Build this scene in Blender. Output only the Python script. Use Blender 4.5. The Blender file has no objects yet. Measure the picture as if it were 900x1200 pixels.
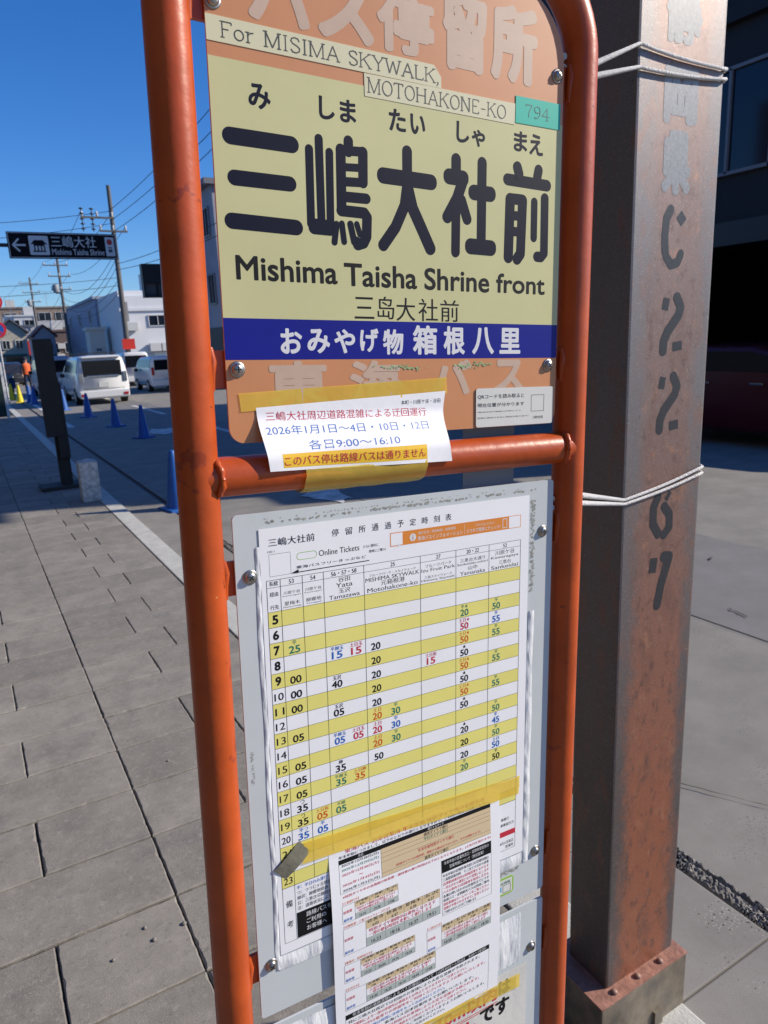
import bpy, bmesh, math, random
import numpy as np
from mathutils import Vector, Matrix
random.seed(7)
R_ = math.radians
SCN = bpy.context.scene
COL = SCN.collection

# ------------------------------------------------------------------ camera
# world: +X across the street (right), +Y along the street (away), +Z up
EYE = 1.8
F, CX, CY = 835.0, 450.0, 600.0
def nrm(v): return v / np.linalg.norm(v)
def ray(x, y): return np.array([x - CX, y - CY, F], float)
Dn = nrm(ray(612, 4030))                                   # straight down, in camera axes
St = ray(-50, 420.34); St = nrm(St - Dn * (St @ Dn))       # along the street
Ac = nrm(np.cross(St, -Dn))
if Ac[0] < 0: Ac = -Ac
CM = np.array([Ac, St, -Dn])                               # world = CM @ camera
EYEP = np.array([0, 0, EYE])
def gnd(x, y, z=0.0):
    d = CM @ ray(x, y); return d * ((z - EYE) / d[2]) + EYEP
def atY(x, y, Y):
    d = CM @ ray(x, y); return d * (Y / d[1]) + EYEP
def atX(x, y, X):
    d = CM @ ray(x, y); return d * (X / d[0]) + EYEP
cam = bpy.data.cameras.new('camera'); camo = bpy.data.objects.new('camera', cam); COL.objects.link(camo)
r, u, f = CM[:, 0], -CM[:, 1], CM[:, 2]
camo.matrix_world = Matrix(((r[0], u[0], -f[0], 0), (r[1], u[1], -f[1], 0), (r[2], u[2], -f[2], EYE), (0, 0, 0, 1)))
cam.sensor_fit = 'VERTICAL'; cam.sensor_height = 36.0; cam.lens = F / 1200 * 36
cam.clip_start = 0.02; cam.clip_end = 3000
cam.dof.use_dof = True; cam.dof.focus_distance = 0.66; cam.dof.aperture_fstop = cam.lens / 1.25
SCN.camera = camo

# ------------------------------------------------------------------ sky, sun, exposure
SUN_AZ, SUN_EL = 67.5, 30.5          # azimuth from -Y towards +X
sd = Vector((math.sin(R_(SUN_AZ)) * math.cos(R_(SUN_EL)), -math.cos(R_(SUN_AZ)) * math.cos(R_(SUN_EL)), math.sin(R_(SUN_EL))))
W = bpy.data.worlds.new('World'); SCN.world = W; W.use_nodes = True
nt = W.node_tree; bg = nt.nodes['Background']
sky = nt.nodes.new('ShaderNodeTexSky'); sky.sky_type = 'NISHITA'; sky.sun_disc = False
sky.sun_elevation = R_(SUN_EL); sky.sun_rotation = math.atan2(sd.x, sd.y)
sky.altitude = 0; sky.air_density = 1.0; sky.dust_density = 0.35; sky.ozone_density = 3.2
hs = nt.nodes.new('ShaderNodeHueSaturation'); hs.inputs['Saturation'].default_value = 1.3
nt.links.new(sky.outputs[0], hs.inputs['Color']); tn = nt.nodes.new('ShaderNodeMix'); tn.data_type = 'RGBA'; tn.blend_type = 'MULTIPLY'; tn.inputs['Factor'].default_value = 1; tn.inputs['B'].default_value = (.72, .92, 1.28, 1)
nt.links.new(hs.outputs[0], tn.inputs['A']); nt.links.new(tn.outputs['Result'], bg.inputs[0]); bg.inputs[1].default_value = 0.103
sl = bpy.data.lights.new('sun', 'SUN'); sl.energy = 5.0; sl.angle = R_(0.53); sl.color = (1.0, 0.90, 0.76)
so = bpy.data.objects.new('sun', sl); COL.objects.link(so)
so.rotation_euler = sd.to_track_quat('Z', 'Y').to_euler(); so.location = (10, -10, 20)
SCN.view_settings.view_transform = 'Standard'; SCN.view_settings.look = 'None'
SCN.view_settings.exposure = 0.2; SCN.view_settings.gamma = 1.0; SCN.view_settings.use_curve_mapping = False

# ------------------------------------------------------------------ materials
MATS = {}
def srgb(r, g, b):
    return tuple(((c / 255) / 12.92 if c / 255 <= .04045 else ((c / 255 + .055) / 1.055) ** 2.4) for c in (r, g, b))
def mat(name, col, rough=.5, metal=0., var=0., vscale=8., bump=0., bscale=60., spec=.5, coat=0., stretch=(1, 1, 1), trans=0., island=0., vcol=None):
    if name in MATS: return MATS[name]
    m = bpy.data.materials.new(name); m.use_nodes = True; n = m.node_tree.nodes; l = m.node_tree.links
    p = n['Principled BSDF']; p.inputs['Base Color'].default_value = (*col, 1); p.inputs['Roughness'].default_value = rough
    p.inputs['Metallic'].default_value = metal; p.inputs['Specular IOR Level'].default_value = spec
    p.inputs['Coat Weight'].default_value = coat; p.inputs['Coat Roughness'].default_value = .08
    tc = None
    def coord():
        nonlocal tc
        if tc is None:
            t = n.new('ShaderNodeTexCoord'); mp = n.new('ShaderNodeMapping'); mp.inputs['Scale'].default_value = stretch
            l.new(t.outputs['Object'], mp.inputs['Vector']); tc = mp.outputs[0]
        return tc
    if var or island:
        mix = n.new('ShaderNodeMix'); mix.data_type = 'RGBA'
        c2 = vcol if vcol else tuple(max(0, c * (1 - var)) for c in col)
        c1 = col if vcol else tuple(min(1, c * (1 + var * .6)) for c in col)
        mix.inputs['A'].default_value = (*c1, 1); mix.inputs['B'].default_value = (*c2, 1)
        nz = n.new('ShaderNodeTexNoise'); nz.inputs['Scale'].default_value = vscale; nz.inputs['Detail'].default_value = 8; nz.inputs['Roughness'].default_value = .65
        l.new(coord(), nz.inputs['Vector'])
        rp = n.new('ShaderNodeMapRange'); rp.inputs[1].default_value = .32; rp.inputs[2].default_value = .68
        l.new(nz.outputs['Fac'], rp.inputs[0]); l.new(rp.outputs[0], mix.inputs['Factor'])
        out = mix.outputs['Result']
        if island:
            g = n.new('ShaderNodeNewGeometry'); mr = n.new('ShaderNodeMapRange'); mr.inputs[3].default_value = 1 - island; mr.inputs[4].default_value = 1 + island
            l.new(g.outputs['Random Per Island'], mr.inputs[0])
            mm = n.new('ShaderNodeMix'); mm.data_type = 'RGBA'; mm.blend_type = 'MULTIPLY'; mm.inputs['Factor'].default_value = 1
            cb = n.new('ShaderNodeCombineColor')
            for i in range(3): l.new(mr.outputs[0], cb.inputs[i])
            l.new(out, mm.inputs['A']); l.new(cb.outputs[0], mm.inputs['B']); out = mm.outputs['Result']
        l.new(out, p.inputs['Base Color'])
    if bump:
        nb = n.new('ShaderNodeTexNoise'); nb.inputs['Scale'].default_value = bscale; nb.inputs['Detail'].default_value = 6
        l.new(coord(), nb.inputs['Vector'])
        b = n.new('ShaderNodeBump'); b.inputs['Strength'].default_value = bump; b.inputs['Distance'].default_value = .01
        l.new(nb.outputs['Fac'], b.inputs['Height']); l.new(b.outputs[0], p.inputs['Normal'])
    if trans:
        tr = n.new('ShaderNodeBsdfTransparent'); tr.inputs[0].default_value = (1., .86, .42, 1)
        ms = n.new('ShaderNodeMixShader'); ms.inputs[0].default_value = 1 - trans
        l.new(tr.outputs[0], ms.inputs[1]); l.new(p.outputs[0], ms.inputs[2]); l.new(ms.outputs[0], n['Material Output'].inputs[0])
    MATS[name] = m; return m

M_ORANGE = mat('orange_paint', (.46, .072, .010), .36, var=.2, vscale=14, bump=.05, bscale=90, coat=.06, spec=.4, stretch=(1, 1, .25))
M_PANEL = mat('faded_orange_panel', (.60, .255, .105), .42, var=.10, vscale=6)
M_CREAM = mat('cream_panel', (.60, .58, .30), .42, spec=.3, var=.07, vscale=5)
M_BLUE = mat('blue_band', (.010, .014, .24), .4, spec=.2, var=.12, vscale=9)
M_BLUESTRIP = mat('bleached_blue_strip', (.055, .06, .27), .6, var=.35, vscale=220)
M_PALE = mat('pale_grey_vinyl', (.55, .39, .29), .5, var=.08, vscale=30)
M_WHITELET = mat('white_vinyl', (.70, .70, .72), .45)
M_NAVY = mat('navy_vinyl', (.005, .007, .022), .5, spec=.15)
M_BLACK = mat('black_ink', (.008, .008, .010), .6, spec=.2)
M_GREYINK = mat('grey_ink', (.10, .10, .11), .6)
M_RED = mat('red_ink', (.55, .022, .05), .5)
M_ORINK = mat('orange_ink', (.62, .11, .012), .5)
M_BLUEINK = mat('blue_ink', (.012, .13, .48), .5)
M_GREENINK = mat('green_ink', (.01, .18, .13), .5)
M_PAPER = mat('white_paper', (.87, .87, .89), .5, var=.04, vscale=6, bump=.03, bscale=14)
M_YROW = mat('yellow_row_print', (.80, .73, .20), .5, var=.06, vscale=10)
M_TAN = mat('tan_print', (.66, .52, .32), .5)
M_ORBAN = mat('orange_print', (.72, .24, .03), .5)
M_SHADEPRINT = mat('grey_green_print', (.42, .47, .44), .5)
M_YHL = mat('yellow_highlight_print', (.85, .52, .02), .5)
M_TAPE_LBL = mat('cream_label_tape', (.70, .66, .43), .35)
M_TEAL = mat('teal_label_tape', (.03, .50, .36), .35)
M_PLATE = mat('painted_white_plate', (.56, .60, .61), .4, var=.05, vscale=7)
M_SLEEVE = mat('white_vinyl_sleeve', (.76, .78, .79), .25, var=.06, vscale=25, bump=.5, bscale=45, stretch=(1, .25, 1))
M_GLUE = mat('grey_glue_residue', (.34, .34, .30), .8, var=.4, vscale=180)
M_SCREW = mat('screw_steel', (.42, .40, .37), .35, 1.0, var=.3, vscale=200)
M_DARK = mat('dark_slot', (.01, .01, .01), .8)
M_TAPE = mat('yellow_adhesive_tape', (.95, .72, .13), .22, var=.05, vscale=20, bump=.12, bscale=30, trans=.50, vcol=(.90, .66, .12))
M_TAPEBACK = mat('grey_tape_underside', (.20, .19, .14), .45, var=.15, vscale=30, bump=.2)
M_CARD = mat('laminated_card', (.70, .70, .66), .22, var=.04, vscale=12)
M_CARDBACK = mat('grey_card_back', (.30, .31, .34), .5, var=.1)
M_ROPE = mat('white_rope', (.78, .77, .76), .75, bump=.8, bscale=260)
M_GREENEDGE = mat('green_sticker_edge', (.30, .52, .08), .4)
M_SKYBLUE = mat('sky_blue_print', (.05, .35, .65), .4)

def chips(m, col, scale, th, stretch=(1, 1, .3)):
    n = m.node_tree.nodes; l = m.node_tree.links; p = n['Principled BSDF']; src = p.inputs['Base Color'].links[0].from_socket
    t = n.new('ShaderNodeTexCoord'); mp = n.new('ShaderNodeMapping'); mp.inputs['Scale'].default_value = stretch; l.new(t.outputs['Object'], mp.inputs[0])
    z = n.new('ShaderNodeTexNoise'); z.inputs['Scale'].default_value = scale; z.inputs['Detail'].default_value = 5; z.inputs['Roughness'].default_value = .7; l.new(mp.outputs[0], z.inputs['Vector'])
    r_ = n.new('ShaderNodeMapRange'); r_.inputs[1].default_value = th; r_.inputs[2].default_value = th + .012; l.new(z.outputs['Fac'], r_.inputs[0])
    x = n.new('ShaderNodeMix'); x.data_type = 'RGBA'; l.new(r_.outputs[0], x.inputs['Factor']); l.new(src, x.inputs['A']); x.inputs['B'].default_value = (*col, 1); l.new(x.outputs['Result'], p.inputs['Base Color'])
chips(M_ORANGE, (.62, .36, .13), 38, .725); chips(M_ORANGE, (.10, .025, .012), 60, .70, (1, 1, .6)); chips(M_ORANGE, (.30, .045, .012), 9, .62, (1, 1, .12))
# ------------------------------------------------------------------ object helpers
def tag(o, label=None, cat=None, group=None, kind=None):
    if label: o['label'] = label
    if cat: o['category'] = cat
    if group: o['group'] = group
    if kind: o['kind'] = kind
    return o
def empty(name, loc, rz=0., label=None, cat=None, group=None, M3=None):
    o = bpy.data.objects.new(name, None); COL.objects.link(o); o.empty_display_size = .1
    if M3 is not None: o.matrix_world = Matrix.Translation(loc) @ M3.to_4x4()
    else: o.location = loc; o.rotation_euler = (0, 0, rz)
    return tag(o, label, cat, group)
class MB:
    def __init__(s): s.v = []; s.f = []; s.mi = []; s.sm = []
    def add(s, vs, fs, mi=0, smooth=False):
        b = len(s.v); s.v += [tuple(map(float, v)) for v in vs]
        for fc in fs: s.f.append([b + i for i in fc]); s.mi.append(mi); s.sm.append(smooth)
        return s
    def box(s, c, d, rz=0., bev=0., mi=0):
        if bev:
            bm = bmesh.new(); bmesh.ops.create_cube(bm, size=1)
            for v in bm.verts: v.co = Vector((v.co.x * d[0], v.co.y * d[1], v.co.z * d[2]))
            bmesh.ops.bevel(bm, geom=bm.edges[:], offset=bev, segments=2, affect='EDGES', profile=.6)
            bm.verts.index_update()
            vs = [v.co.copy() for v in bm.verts]; fs = [[v.index for v in fc.verts] for fc in bm.faces]; bm.free()
        else:
            x, y, z = d[0] / 2, d[1] / 2, d[2] / 2
            vs = [Vector(p) for p in ((-x, -y, -z), (x, -y, -z), (x, y, -z), (-x, y, -z), (-x, -y, z), (x, -y, z), (x, y, z), (-x, y, z))]
            fs = [(3, 2, 1, 0), (4, 5, 6, 7), (0, 1, 5, 4), (1, 2, 6, 5), (2, 3, 7, 6), (3, 0, 4, 7)]
        cz, sz = math.cos(rz), math.sin(rz)
        return s.add([(c[0] + v.x * cz - v.y * sz, c[1] + v.x * sz + v.y * cz, c[2] + v.z) for v in vs], fs, mi, bool(bev) and False)
    def bx(s, x0, x1, y0, y1, z0, z1, bev=0., mi=0):
        return s.box(((x0 + x1) / 2, (y0 + y1) / 2, (z0 + z1) / 2), (x1 - x0, y1 - y0, z1 - z0), 0, bev, mi)
    def tube(s, pts, rad, seg=12, caps=True, mi=0):
        pts = [Vector(p) for p in pts]; n = len(pts)
        if not hasattr(rad, '__len__'): rad = [rad] * n
        t0 = (pts[1] - pts[0]).normalized(); up = Vector((0, 0, 1)) if abs(t0.z) < .9 else Vector((1, 0, 0))
        a = t0.cross(up).normalized(); rings = []; vs = []; fs = []
        for i, p in enumerate(pts):
            t = (pts[min(i + 1, n - 1)] - pts[max(i - 1, 0)]).normalized()
            a = (a - t * a.dot(t)).normalized(); b = t.cross(a)
            for k in range(seg):
                an = 2 * math.pi * k / seg; vs.append(p + (a * math.cos(an) + b * math.sin(an)) * rad[i])
        for i in range(n - 1):
            for k in range(seg):
                k2 = (k + 1) % seg; fs.append((i * seg + k, i * seg + k2, (i + 1) * seg + k2, (i + 1) * seg + k))
        s.add(vs, fs, mi, True)
        if caps: s.add(vs[:seg], [list(range(seg))[::-1]], mi); s.add(vs[-seg:], [list(range(seg))], mi)
        return s
    def lathe(s, prof, c=(0, 0, 0), seg=20, mi=0, smooth=True):
        vs = []; fs = []
        for (rr, z) in prof:
            for k in range(seg):
                an = 2 * math.pi * k / seg; vs.append((c[0] + rr * math.cos(an), c[1] + rr * math.sin(an), c[2] + z))
        for i in range(len(prof) - 1):
            for k in range(seg):
                k2 = (k + 1) % seg; fs.append((i * seg + k, i * seg + k2, (i + 1) * seg + k2, (i + 1) * seg + k))
        s.add(vs, fs, mi, smooth)
        s.add(vs[-seg:], [list(range(seg))], mi); s.add(vs[:seg], [list(range(seg))[::-1]], mi)
        return s
    def prism(s, poly, axis, a, b, mi=0):
        """extrude a 2-D polygon along an axis ('x','y','z') from a to b"""
        def P(p, t): return (t, p[0], p[1]) if axis == 'x' else ((p[0], t, p[1]) if axis == 'y' else (p[0], p[1], t))
        n = len(poly); vs = [P(p, a) for p in poly] + [P(p, b) for p in poly]
        fs = [list(range(n))[::-1], list(range(n, 2 * n))] + [(i, (i + 1) % n, n + (i + 1) % n, n + i) for i in range(n)]
        return s.add(vs, fs, mi)
    def build(s, name, m, parent=None, loc=None, fix=True):
        me = bpy.data.meshes.new(name); me.from_pydata(s.v, [], s.f); 
        for mm in (m if isinstance(m, (list, tuple)) else [m]): me.materials.append(mm)
        me.polygons.foreach_set('material_index', s.mi); me.polygons.foreach_set('use_smooth', s.sm)
        me.update()
        if fix:
            bm = bmesh.new(); bm.from_mesh(me); bmesh.ops.recalc_face_normals(bm, faces=bm.faces[:]); bm.to_mesh(me); bm.free()
        o = bpy.data.objects.new(name, me); COL.objects.link(o)
        if parent is not None: o.parent = parent
        if loc is not None: o.location = loc
        return o
def copy_tree(o, parent=None):
    c = o.copy(); COL.objects.link(c); c.parent = parent
    for ch in list(o.children): copy_tree(ch, c)
    return c

# ------------------------------------------------------------------ ink: text and strokes laid on a sheet (millimetres u right, v down)
_tc = {}
def glyphs(body, bold=0.):
    k = (body, bold)
    if k not in _tc:
        c = bpy.data.curves.new('t', 'FONT'); c.body = body; c.offset = bold; c.resolution_u = 3 if len(body) > 12 else 5
        o = bpy.data.objects.new('t', c); me = bpy.data.meshes.new_from_object(o)
        v = np.array([p.co[:2] for p in me.vertices]) if len(me.vertices) else np.zeros((1, 2)); fs = [list(p.vertices) for p in me.polygons]
        lo, hi = v.min(0), v.max(0); _tc[k] = (v, fs, lo, hi)
        bpy.data.objects.remove(o); bpy.data.curves.remove(c); bpy.data.meshes.remove(me)
    return _tc[k]
class Ink:
    """collects flat marks by colour; zf(u,v) gives the sheet's height in mm at a point"""
    def __init__(s, z=.3, zf=None): s.b = {}; s.z = z; s.zf = zf; s.k = 0
    def put(s, m, uv, fs, dz=0.):
        b = s.b.setdefault(m.name, (m, MB()))[1]
        z = lambda p: (s.zf(*p) if s.zf else 0.) + s.z + dz
        b.add([(p[0], p[1], z(p)) for p in uv], fs)
    def text(s, body, box, m, bold=0., dz=0., skew=0.):
        u0, v0, u1, v1 = box; v, fs, lo, hi = glyphs(body); w = hi - lo; w[w == 0] = 1
        q = (v - lo) / w; em = max((v1 - v0) / max(w[1], .5), 0) if bold else 0; rb = bold * em
        if bold < .01: offs = [(0, 0)]; rb = 0
        elif bold < .02: offs = [(-.5, 0), (.5, 0)]
        else: offs = [(math.cos(a), math.sin(a)) for a in np.linspace(0, 2 * math.pi, 13)[:-1]] + [(0, 0)]
        u0 += rb; u1 -= rb; v0 += rb * .9; v1 -= rb * .9
        for i, (ox, oy) in enumerate(offs):
            s.put(m, [(u0 + a * (u1 - u0) + ox * rb, v1 + (v0 - v1) * b + skew * a + oy * rb) for a, b in q], fs, dz + i * .002)
    def line(s, body, u, vb, h, m, bold=0., width=None, sx=.92, align='l', dz=.11):
        """a line of text: baseline-ish bottom vb, ink height h; width fits it, otherwise natural width x sx"""
        v, fs, lo, hi = glyphs(body); w = hi - lo
        wd = width if width else h * w[0] / max(w[1], 1e-6) * sx
        u0 = u if align == 'l' else (u - wd / 2 if align == 'c' else u - wd)
        s.text(body, (u0, vb - h, u0 + wd, vb), m, bold, dz)
    def rect(s, u0, v0, u1, v1, m, dz=0., sub=None):
        if s.zf is None: sub = 1
        nu = sub or max(1, int(abs(u1 - u0) / 8)); nv = sub or max(1, int(abs(v1 - v0) / 8)); uv = []; fs = []
        for j in range(nv + 1):
            for i in range(nu + 1): uv.append((u0 + (u1 - u0) * i / nu, v0 + (v1 - v0) * j / nv))
        for j in range(nv):
            for i in range(nu):
                a = j * (nu + 1) + i; fs.append((a, a + 1, a + nu + 2, a + nu + 1))
        s.put(m, uv, fs, dz)
    def frame(s, u0, v0, u1, v1, t, m, dz=0.):
        s.rect(u0, v0, u1, v0 + t, m, dz); s.rect(u0, v1 - t, u1, v1, m, dz); s.rect(u0, v0 + t, u0 + t, v1 - t, m, dz); s.rect(u1 - t, v0 + t, u1, v1 - t, m, dz)
    def stroke(s, pts, w, m, r=None, flat=False):
        """thick rounded stroke through pts (mm)"""
        pts = [np.array(p, float) for p in pts]
        def disc(p, rr):
            s.k += 1; s.put(m, [(p[0] + rr * math.cos(a), p[1] + rr * math.sin(a)) for a in np.linspace(0, 2 * math.pi, 21)[:-1]], [list(range(20))], (s.k % 30) * .004)
        for i in range(len(pts) - 1):
            a, b = pts[i], pts[i + 1]; t = nrm(b - a); nn = np.array([-t[1], t[0]]); h = w / 2
            s.k += 1
            if len(pts) == 2 and not flat:
                rr = min(h, r if r is not None else h); poly = []
                for (cx, cy, a0) in ((1, 1, 0), (-1, 1, 90), (-1, -1, 180), (1, -1, 270)):
                    cen = (b if cx > 0 else a) + nn * cy * (h - rr) + t * (0 if rr >= h else cx * (h - rr) * .0)
                    for q in np.linspace(a0, a0 + 90, 6):
                        poly.append(cen + t * rr * math.cos(R_(q)) + nn * rr * math.sin(R_(q)))
                s.put(m, [tuple(p) for p in poly], [list(range(len(poly)))], (s.k % 30) * .004)
            else:
                s.put(m, [tuple(p) for p in (a + nn * h, b + nn * h, b - nn * h, a - nn * h)], [(0, 1, 2, 3)], (s.k % 30) * .004)
        if len(pts) > 2 and not flat:
            for p in pts: disc(p, w / 2)
        elif flat and len(pts) > 2:
            for p in pts[1:-1]: disc(p, w / 2)
    def build(s, fr, parent, name='lettering'):
        for m, b in s.b.values(): fr.mesh(b, name, m, parent)

# ------------------------------------------------------------------ the board's own frame of reference
SC = .594
bX = nrm(ray(1965, 408)); bY = nrm(ray(526, 4910)); bY = nrm(bY - bX * (bX @ bY) * .5); bX = nrm(bX - bY * (bX @ bY)); bN = np.cross(bX, bY)
bO = ray(271.2, 605) / F
def uv(x, y, z=0.):
    """photo pixel -> millimetres on the board's plane (z mm in front of it)"""
    o = bO * SC * 1000 - bN * z; q = ray(x, y); P = q * ((o @ bN) / (q @ bN)) - o
    return np.array([P @ bX, P @ bY])
WX, WY, WN = CM @ bX, CM @ bY, CM @ bN; WO = CM @ (bO * SC) + EYEP
B3 = Matrix(((WX[0], -WY[0], -WN[0]), (WX[1], -WY[1], -WN[1]), (WX[2], -WY[2], -WN[2])))
class Fr:
    """an Empty on the board at (u0,v0,z0) mm; meshes given in board mm become its local metres"""
    def __init__(s, name, u0, v0, z0, label, cat, group=None):
        s.o = np.array([u0, v0, z0], float)
        s.e = empty(name, Vector(WO + (WX * u0 + WY * v0 - WN * z0) / 1000), label=label, cat=cat, group=group, M3=B3)
    def mesh(s, b, name, m, parent=None, fix=False):
        b.v = [((p[0] - s.o[0]) / 1000, (s.o[1] - p[1]) / 1000, (p[2] - s.o[2]) / 1000) for p in b.v]
        return b.build(name, m, parent if parent is not None else s.e, fix=fix)
def rrect(u0, v0, u1, v1, rt, rb, n=8):
    """rounded rectangle outline in mm, rt top radius, rb bottom radius"""
    P = []
    for cu, cv, r_, a0 in ((u1 - rb, v1 - rb, rb, 0), (u0 + rb, v1 - rb, rb, 90), (u0 + rt, v0 + rt, rt, 180), (u1 - rt, v0 + rt, rt, 270)):
        for a in np.linspace(a0, a0 + 90, n): P.append((cu + r_ * math.cos(R_(a)), cv + r_ * math.sin(R_(a))))
    return P
def slab(poly, z0, z1):
    b = MB(); n = len(poly); vs = [(p[0], p[1], z0) for p in poly] + [(p[0], p[1], z1) for p in poly]
    b.add(vs, [list(range(n)), list(range(n, 2 * n))[::-1]] + [(i, (i + 1) % n, n + (i + 1) % n, n + i) for i in range(n)]); return b

# ================================================================== SETTING
exec_parts = []
M_PAVER = mat('paver_stone', (.250, .230, .200), .85, var=.22, vscale=5, bump=.2, bscale=260, island=.13)
M_JOINT = mat('paver_joint', (.035, .031, .027), .95, var=.4, vscale=30)
M_KERB = mat('kerb_concrete', (.50, .50, .46), .85, var=.16, vscale=9, bump=.3, bscale=150)
M_ASPH = mat('asphalt', (.155, .152, .15), .92, var=.22, vscale=3.5, bump=.8, bscale=190)
def ground_mat(name, base, spots, dark, sc, amt):
    """aggregate concrete / asphalt with stones, pits and blotches"""
    m = mat(name, base, .92, var=.20, vscale=2.6, bump=.22, bscale=420); n = m.node_tree.nodes; l = m.node_tree.links; p = n['Principled BSDF']
    src = p.inputs['Base Color'].links[0].from_socket
    tcn = n.new('ShaderNodeTexCoord'); 
    for col, scale, th in ((spots, sc, amt), (dark, sc * .63, amt * .8)):
        vo = n.new('ShaderNodeTexVoronoi'); vo.inputs['Scale'].default_value = scale; l.new(tcn.outputs['Object'], vo.inputs['Vector'])
        nz = n.new('ShaderNodeTexNoise'); nz.inputs['Scale'].default_value = 5; l.new(tcn.outputs['Object'], nz.inputs['Vector'])
        mt = n.new('ShaderNodeMath'); mt.operation = 'MULTIPLY'; mt.inputs[1].default_value = th; 
        mr = n.new('ShaderNodeMapRange'); mr.inputs[1].default_value = .42; mr.inputs[2].default_value = .66; l.new(nz.outputs['Fac'], mr.inputs[0])
        l.new(mr.outputs[0], mt.inputs[0])
        lt = n.new('ShaderNodeMath'); lt.operation = 'LESS_THAN'; l.new(vo.outputs['Distance'], lt.inputs[0]); l.new(mt.outputs[0], lt.inputs[1])
        mx = n.new('ShaderNodeMix'); mx.data_type = 'RGBA'; l.new(lt.outputs[0], mx.inputs['Factor']); l.new(src, mx.inputs['A']); mx.inputs['B'].default_value = (*col, 1); src = mx.outputs['Result']
    l.new(src, p.inputs['Base Color']); return m
M_GUT = ground_mat('gutter_concrete', (.25, .236, .215), (.36, .345, .32), (.06, .054, .048), 95, .26)
M_ROAD = ground_mat('worn_asphalt', (.235, .223, .202), (.33, .32, .30), (.07, .07, .07), 120, .26)

b = MB(); b.add([(-600, -300, -.06), (900, -300, -.06), (900, 1500, -.06), (-600, 1500, -.06)], [(0, 1, 2, 3)])
tag(b.build('ground', mat('ground_dust', (.20, .195, .19), .95, var=.2, vscale=.3)), kind='structure')
b = MB()
nx, ny = 2, 40
b.add([(1.945, -40, -.03), (12.0, -40, -.03), (12.0, 420, -.03), (1.945, 420, -.03)], [(0, 1, 2, 3)])
tag(b.build('road', M_ROAD), kind='structure')
# pavement: every paver a raised stone over the dark joint bed
b = MB(); b.add([(-4.2, -3, -.012), (1.25, -3, -.012), (1.25, 420, -.012), (-4.2, 420, -.012)], [(0, 1, 2, 3)])
bed = b.build('pavement', M_JOINT); tag(bed, kind='structure')
b = MB(); P = .353; y0 = 3.927 - 24 * P
def paver(x0, x1, ya, yb):
    g = lambda: random.uniform(.0012, .0036)
    a, c, d, e = x0 + g(), x1 - g(), ya + g() * 1.7, yb - g() * 1.7; z = random.uniform(-.0018, .0018); fine = yb < 13 and x0 > -1.3
    def side(p, q):
        n = max(1, int(math.hypot(q[0] - p[0], q[1] - p[1]) / .022)) if fine else 1
        return [(p[0] + (q[0] - p[0]) * k / n, p[1] + (q[1] - p[1]) * k / n) for k in range(n)]
    out = side((a, d), (c, d)) + side((c, d), (c, e)) + side((c, e), (a, e)) + side((a, e), (a, d))
    mx, my = (a + c) / 2, (d + e) / 2; J = .0011 if fine else 0; n = len(out); bot, mid, top = [], [], []
    for (x, y) in out:
        k = random.gauss(0, J) + (random.uniform(0, .005) if fine and random.random() < .06 else 0); sx, sy = (1 if x < mx else -1), (1 if y < my else -1)
        ox = abs(k) * sx if abs(x - a) < 1e-6 or abs(x - c) < 1e-6 else 0; oy = abs(k) * sy if abs(y - d) < 1e-6 or abs(y - e) < 1e-6 else 0
        bot.append((x, y, -.011)); mid.append((x + ox, y + oy, z - .003)); bv = .0032 + abs(k) * .7
        top.append((x + ox + bv * sx * (abs(x - mx) > (c - a) / 2 - .02), y + oy + bv * sy * (abs(y - my) > (e - d) / 2 - .02), z))
    b.add(bot + mid + top, [list(range(2 * n, 3 * n))] + [(r * n + k, r * n + (k + 1) % n, (r + 1) * n + (k + 1) % n, (r + 1) * n + k) for r in (0, 1) for k in range(n)])
for j in range(84):
    ya = y0 + j * P; odd = j % 2
    xs = [-4.2, -3.3, -2.55, -1.8, -1.05 + .17 * odd, -.375 + .35 * (1 - odd) if odd else -.025, .352, .725 if odd == 0 else .903, 1.249]
    xs = sorted(set(round(x, 3) for x in xs))
    for x0, x1 in zip(xs, xs[1:]): paver(x0, x1, ya, ya + P)
def grain(m, cols, coord='Object'):
    n = m.node_tree.nodes; l = m.node_tree.links; p = n['Principled BSDF']; src = p.inputs['Base Color'].links[0].from_socket; t = n.new('ShaderNodeTexCoord')
    for col, sc, lo, hi, amt in cols:
        z = n.new('ShaderNodeTexNoise'); z.inputs['Scale'].default_value = sc; z.inputs['Detail'].default_value = 4; z.inputs['Roughness'].default_value = .7; l.new(t.outputs[coord], z.inputs['Vector'])
        r_ = n.new('ShaderNodeMapRange'); r_.inputs[1].default_value = lo; r_.inputs[2].default_value = hi; r_.inputs[4].default_value = amt; l.new(z.outputs['Fac'], r_.inputs[0])
        x = n.new('ShaderNodeMix'); x.data_type = 'RGBA'; l.new(r_.outputs[0], x.inputs['Factor']); l.new(src, x.inputs['A']); x.inputs['B'].default_value = (*col, 1); src = x.outputs['Result']
    l.new(src, p.inputs['Base Color'])
grain(M_PAVER, (((.13, .125, .12), 2.3, .52, .72, .55), ((.36, .335, .30), 28, .53, .70, .5), ((.10, .098, .095), 55, .56, .70, .55), ((.46, .43, .39), 170, .58, .68, .6), ((.08, .08, .08), 240, .62, .70, .5)))
tag(b.build('pavement_stones', M_PAVER), kind='structure')
b = MB(); y = -3.
while y < 90:
    b.box((1.341, y + .2985, -.045), (.172, .594, .10), 0, .006); y += .6
tag(b.build('kerb', M_KERB), kind='structure')
b = MB(); y = -3.2
while y < 60:
    b.bx(1.431, 1.862, y + .003, y + .597, -.12, -.018 + random.uniform(-.002, .002), .005); y += .6
tag(b.build('gutter', M_GUT), kind='structure')
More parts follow.
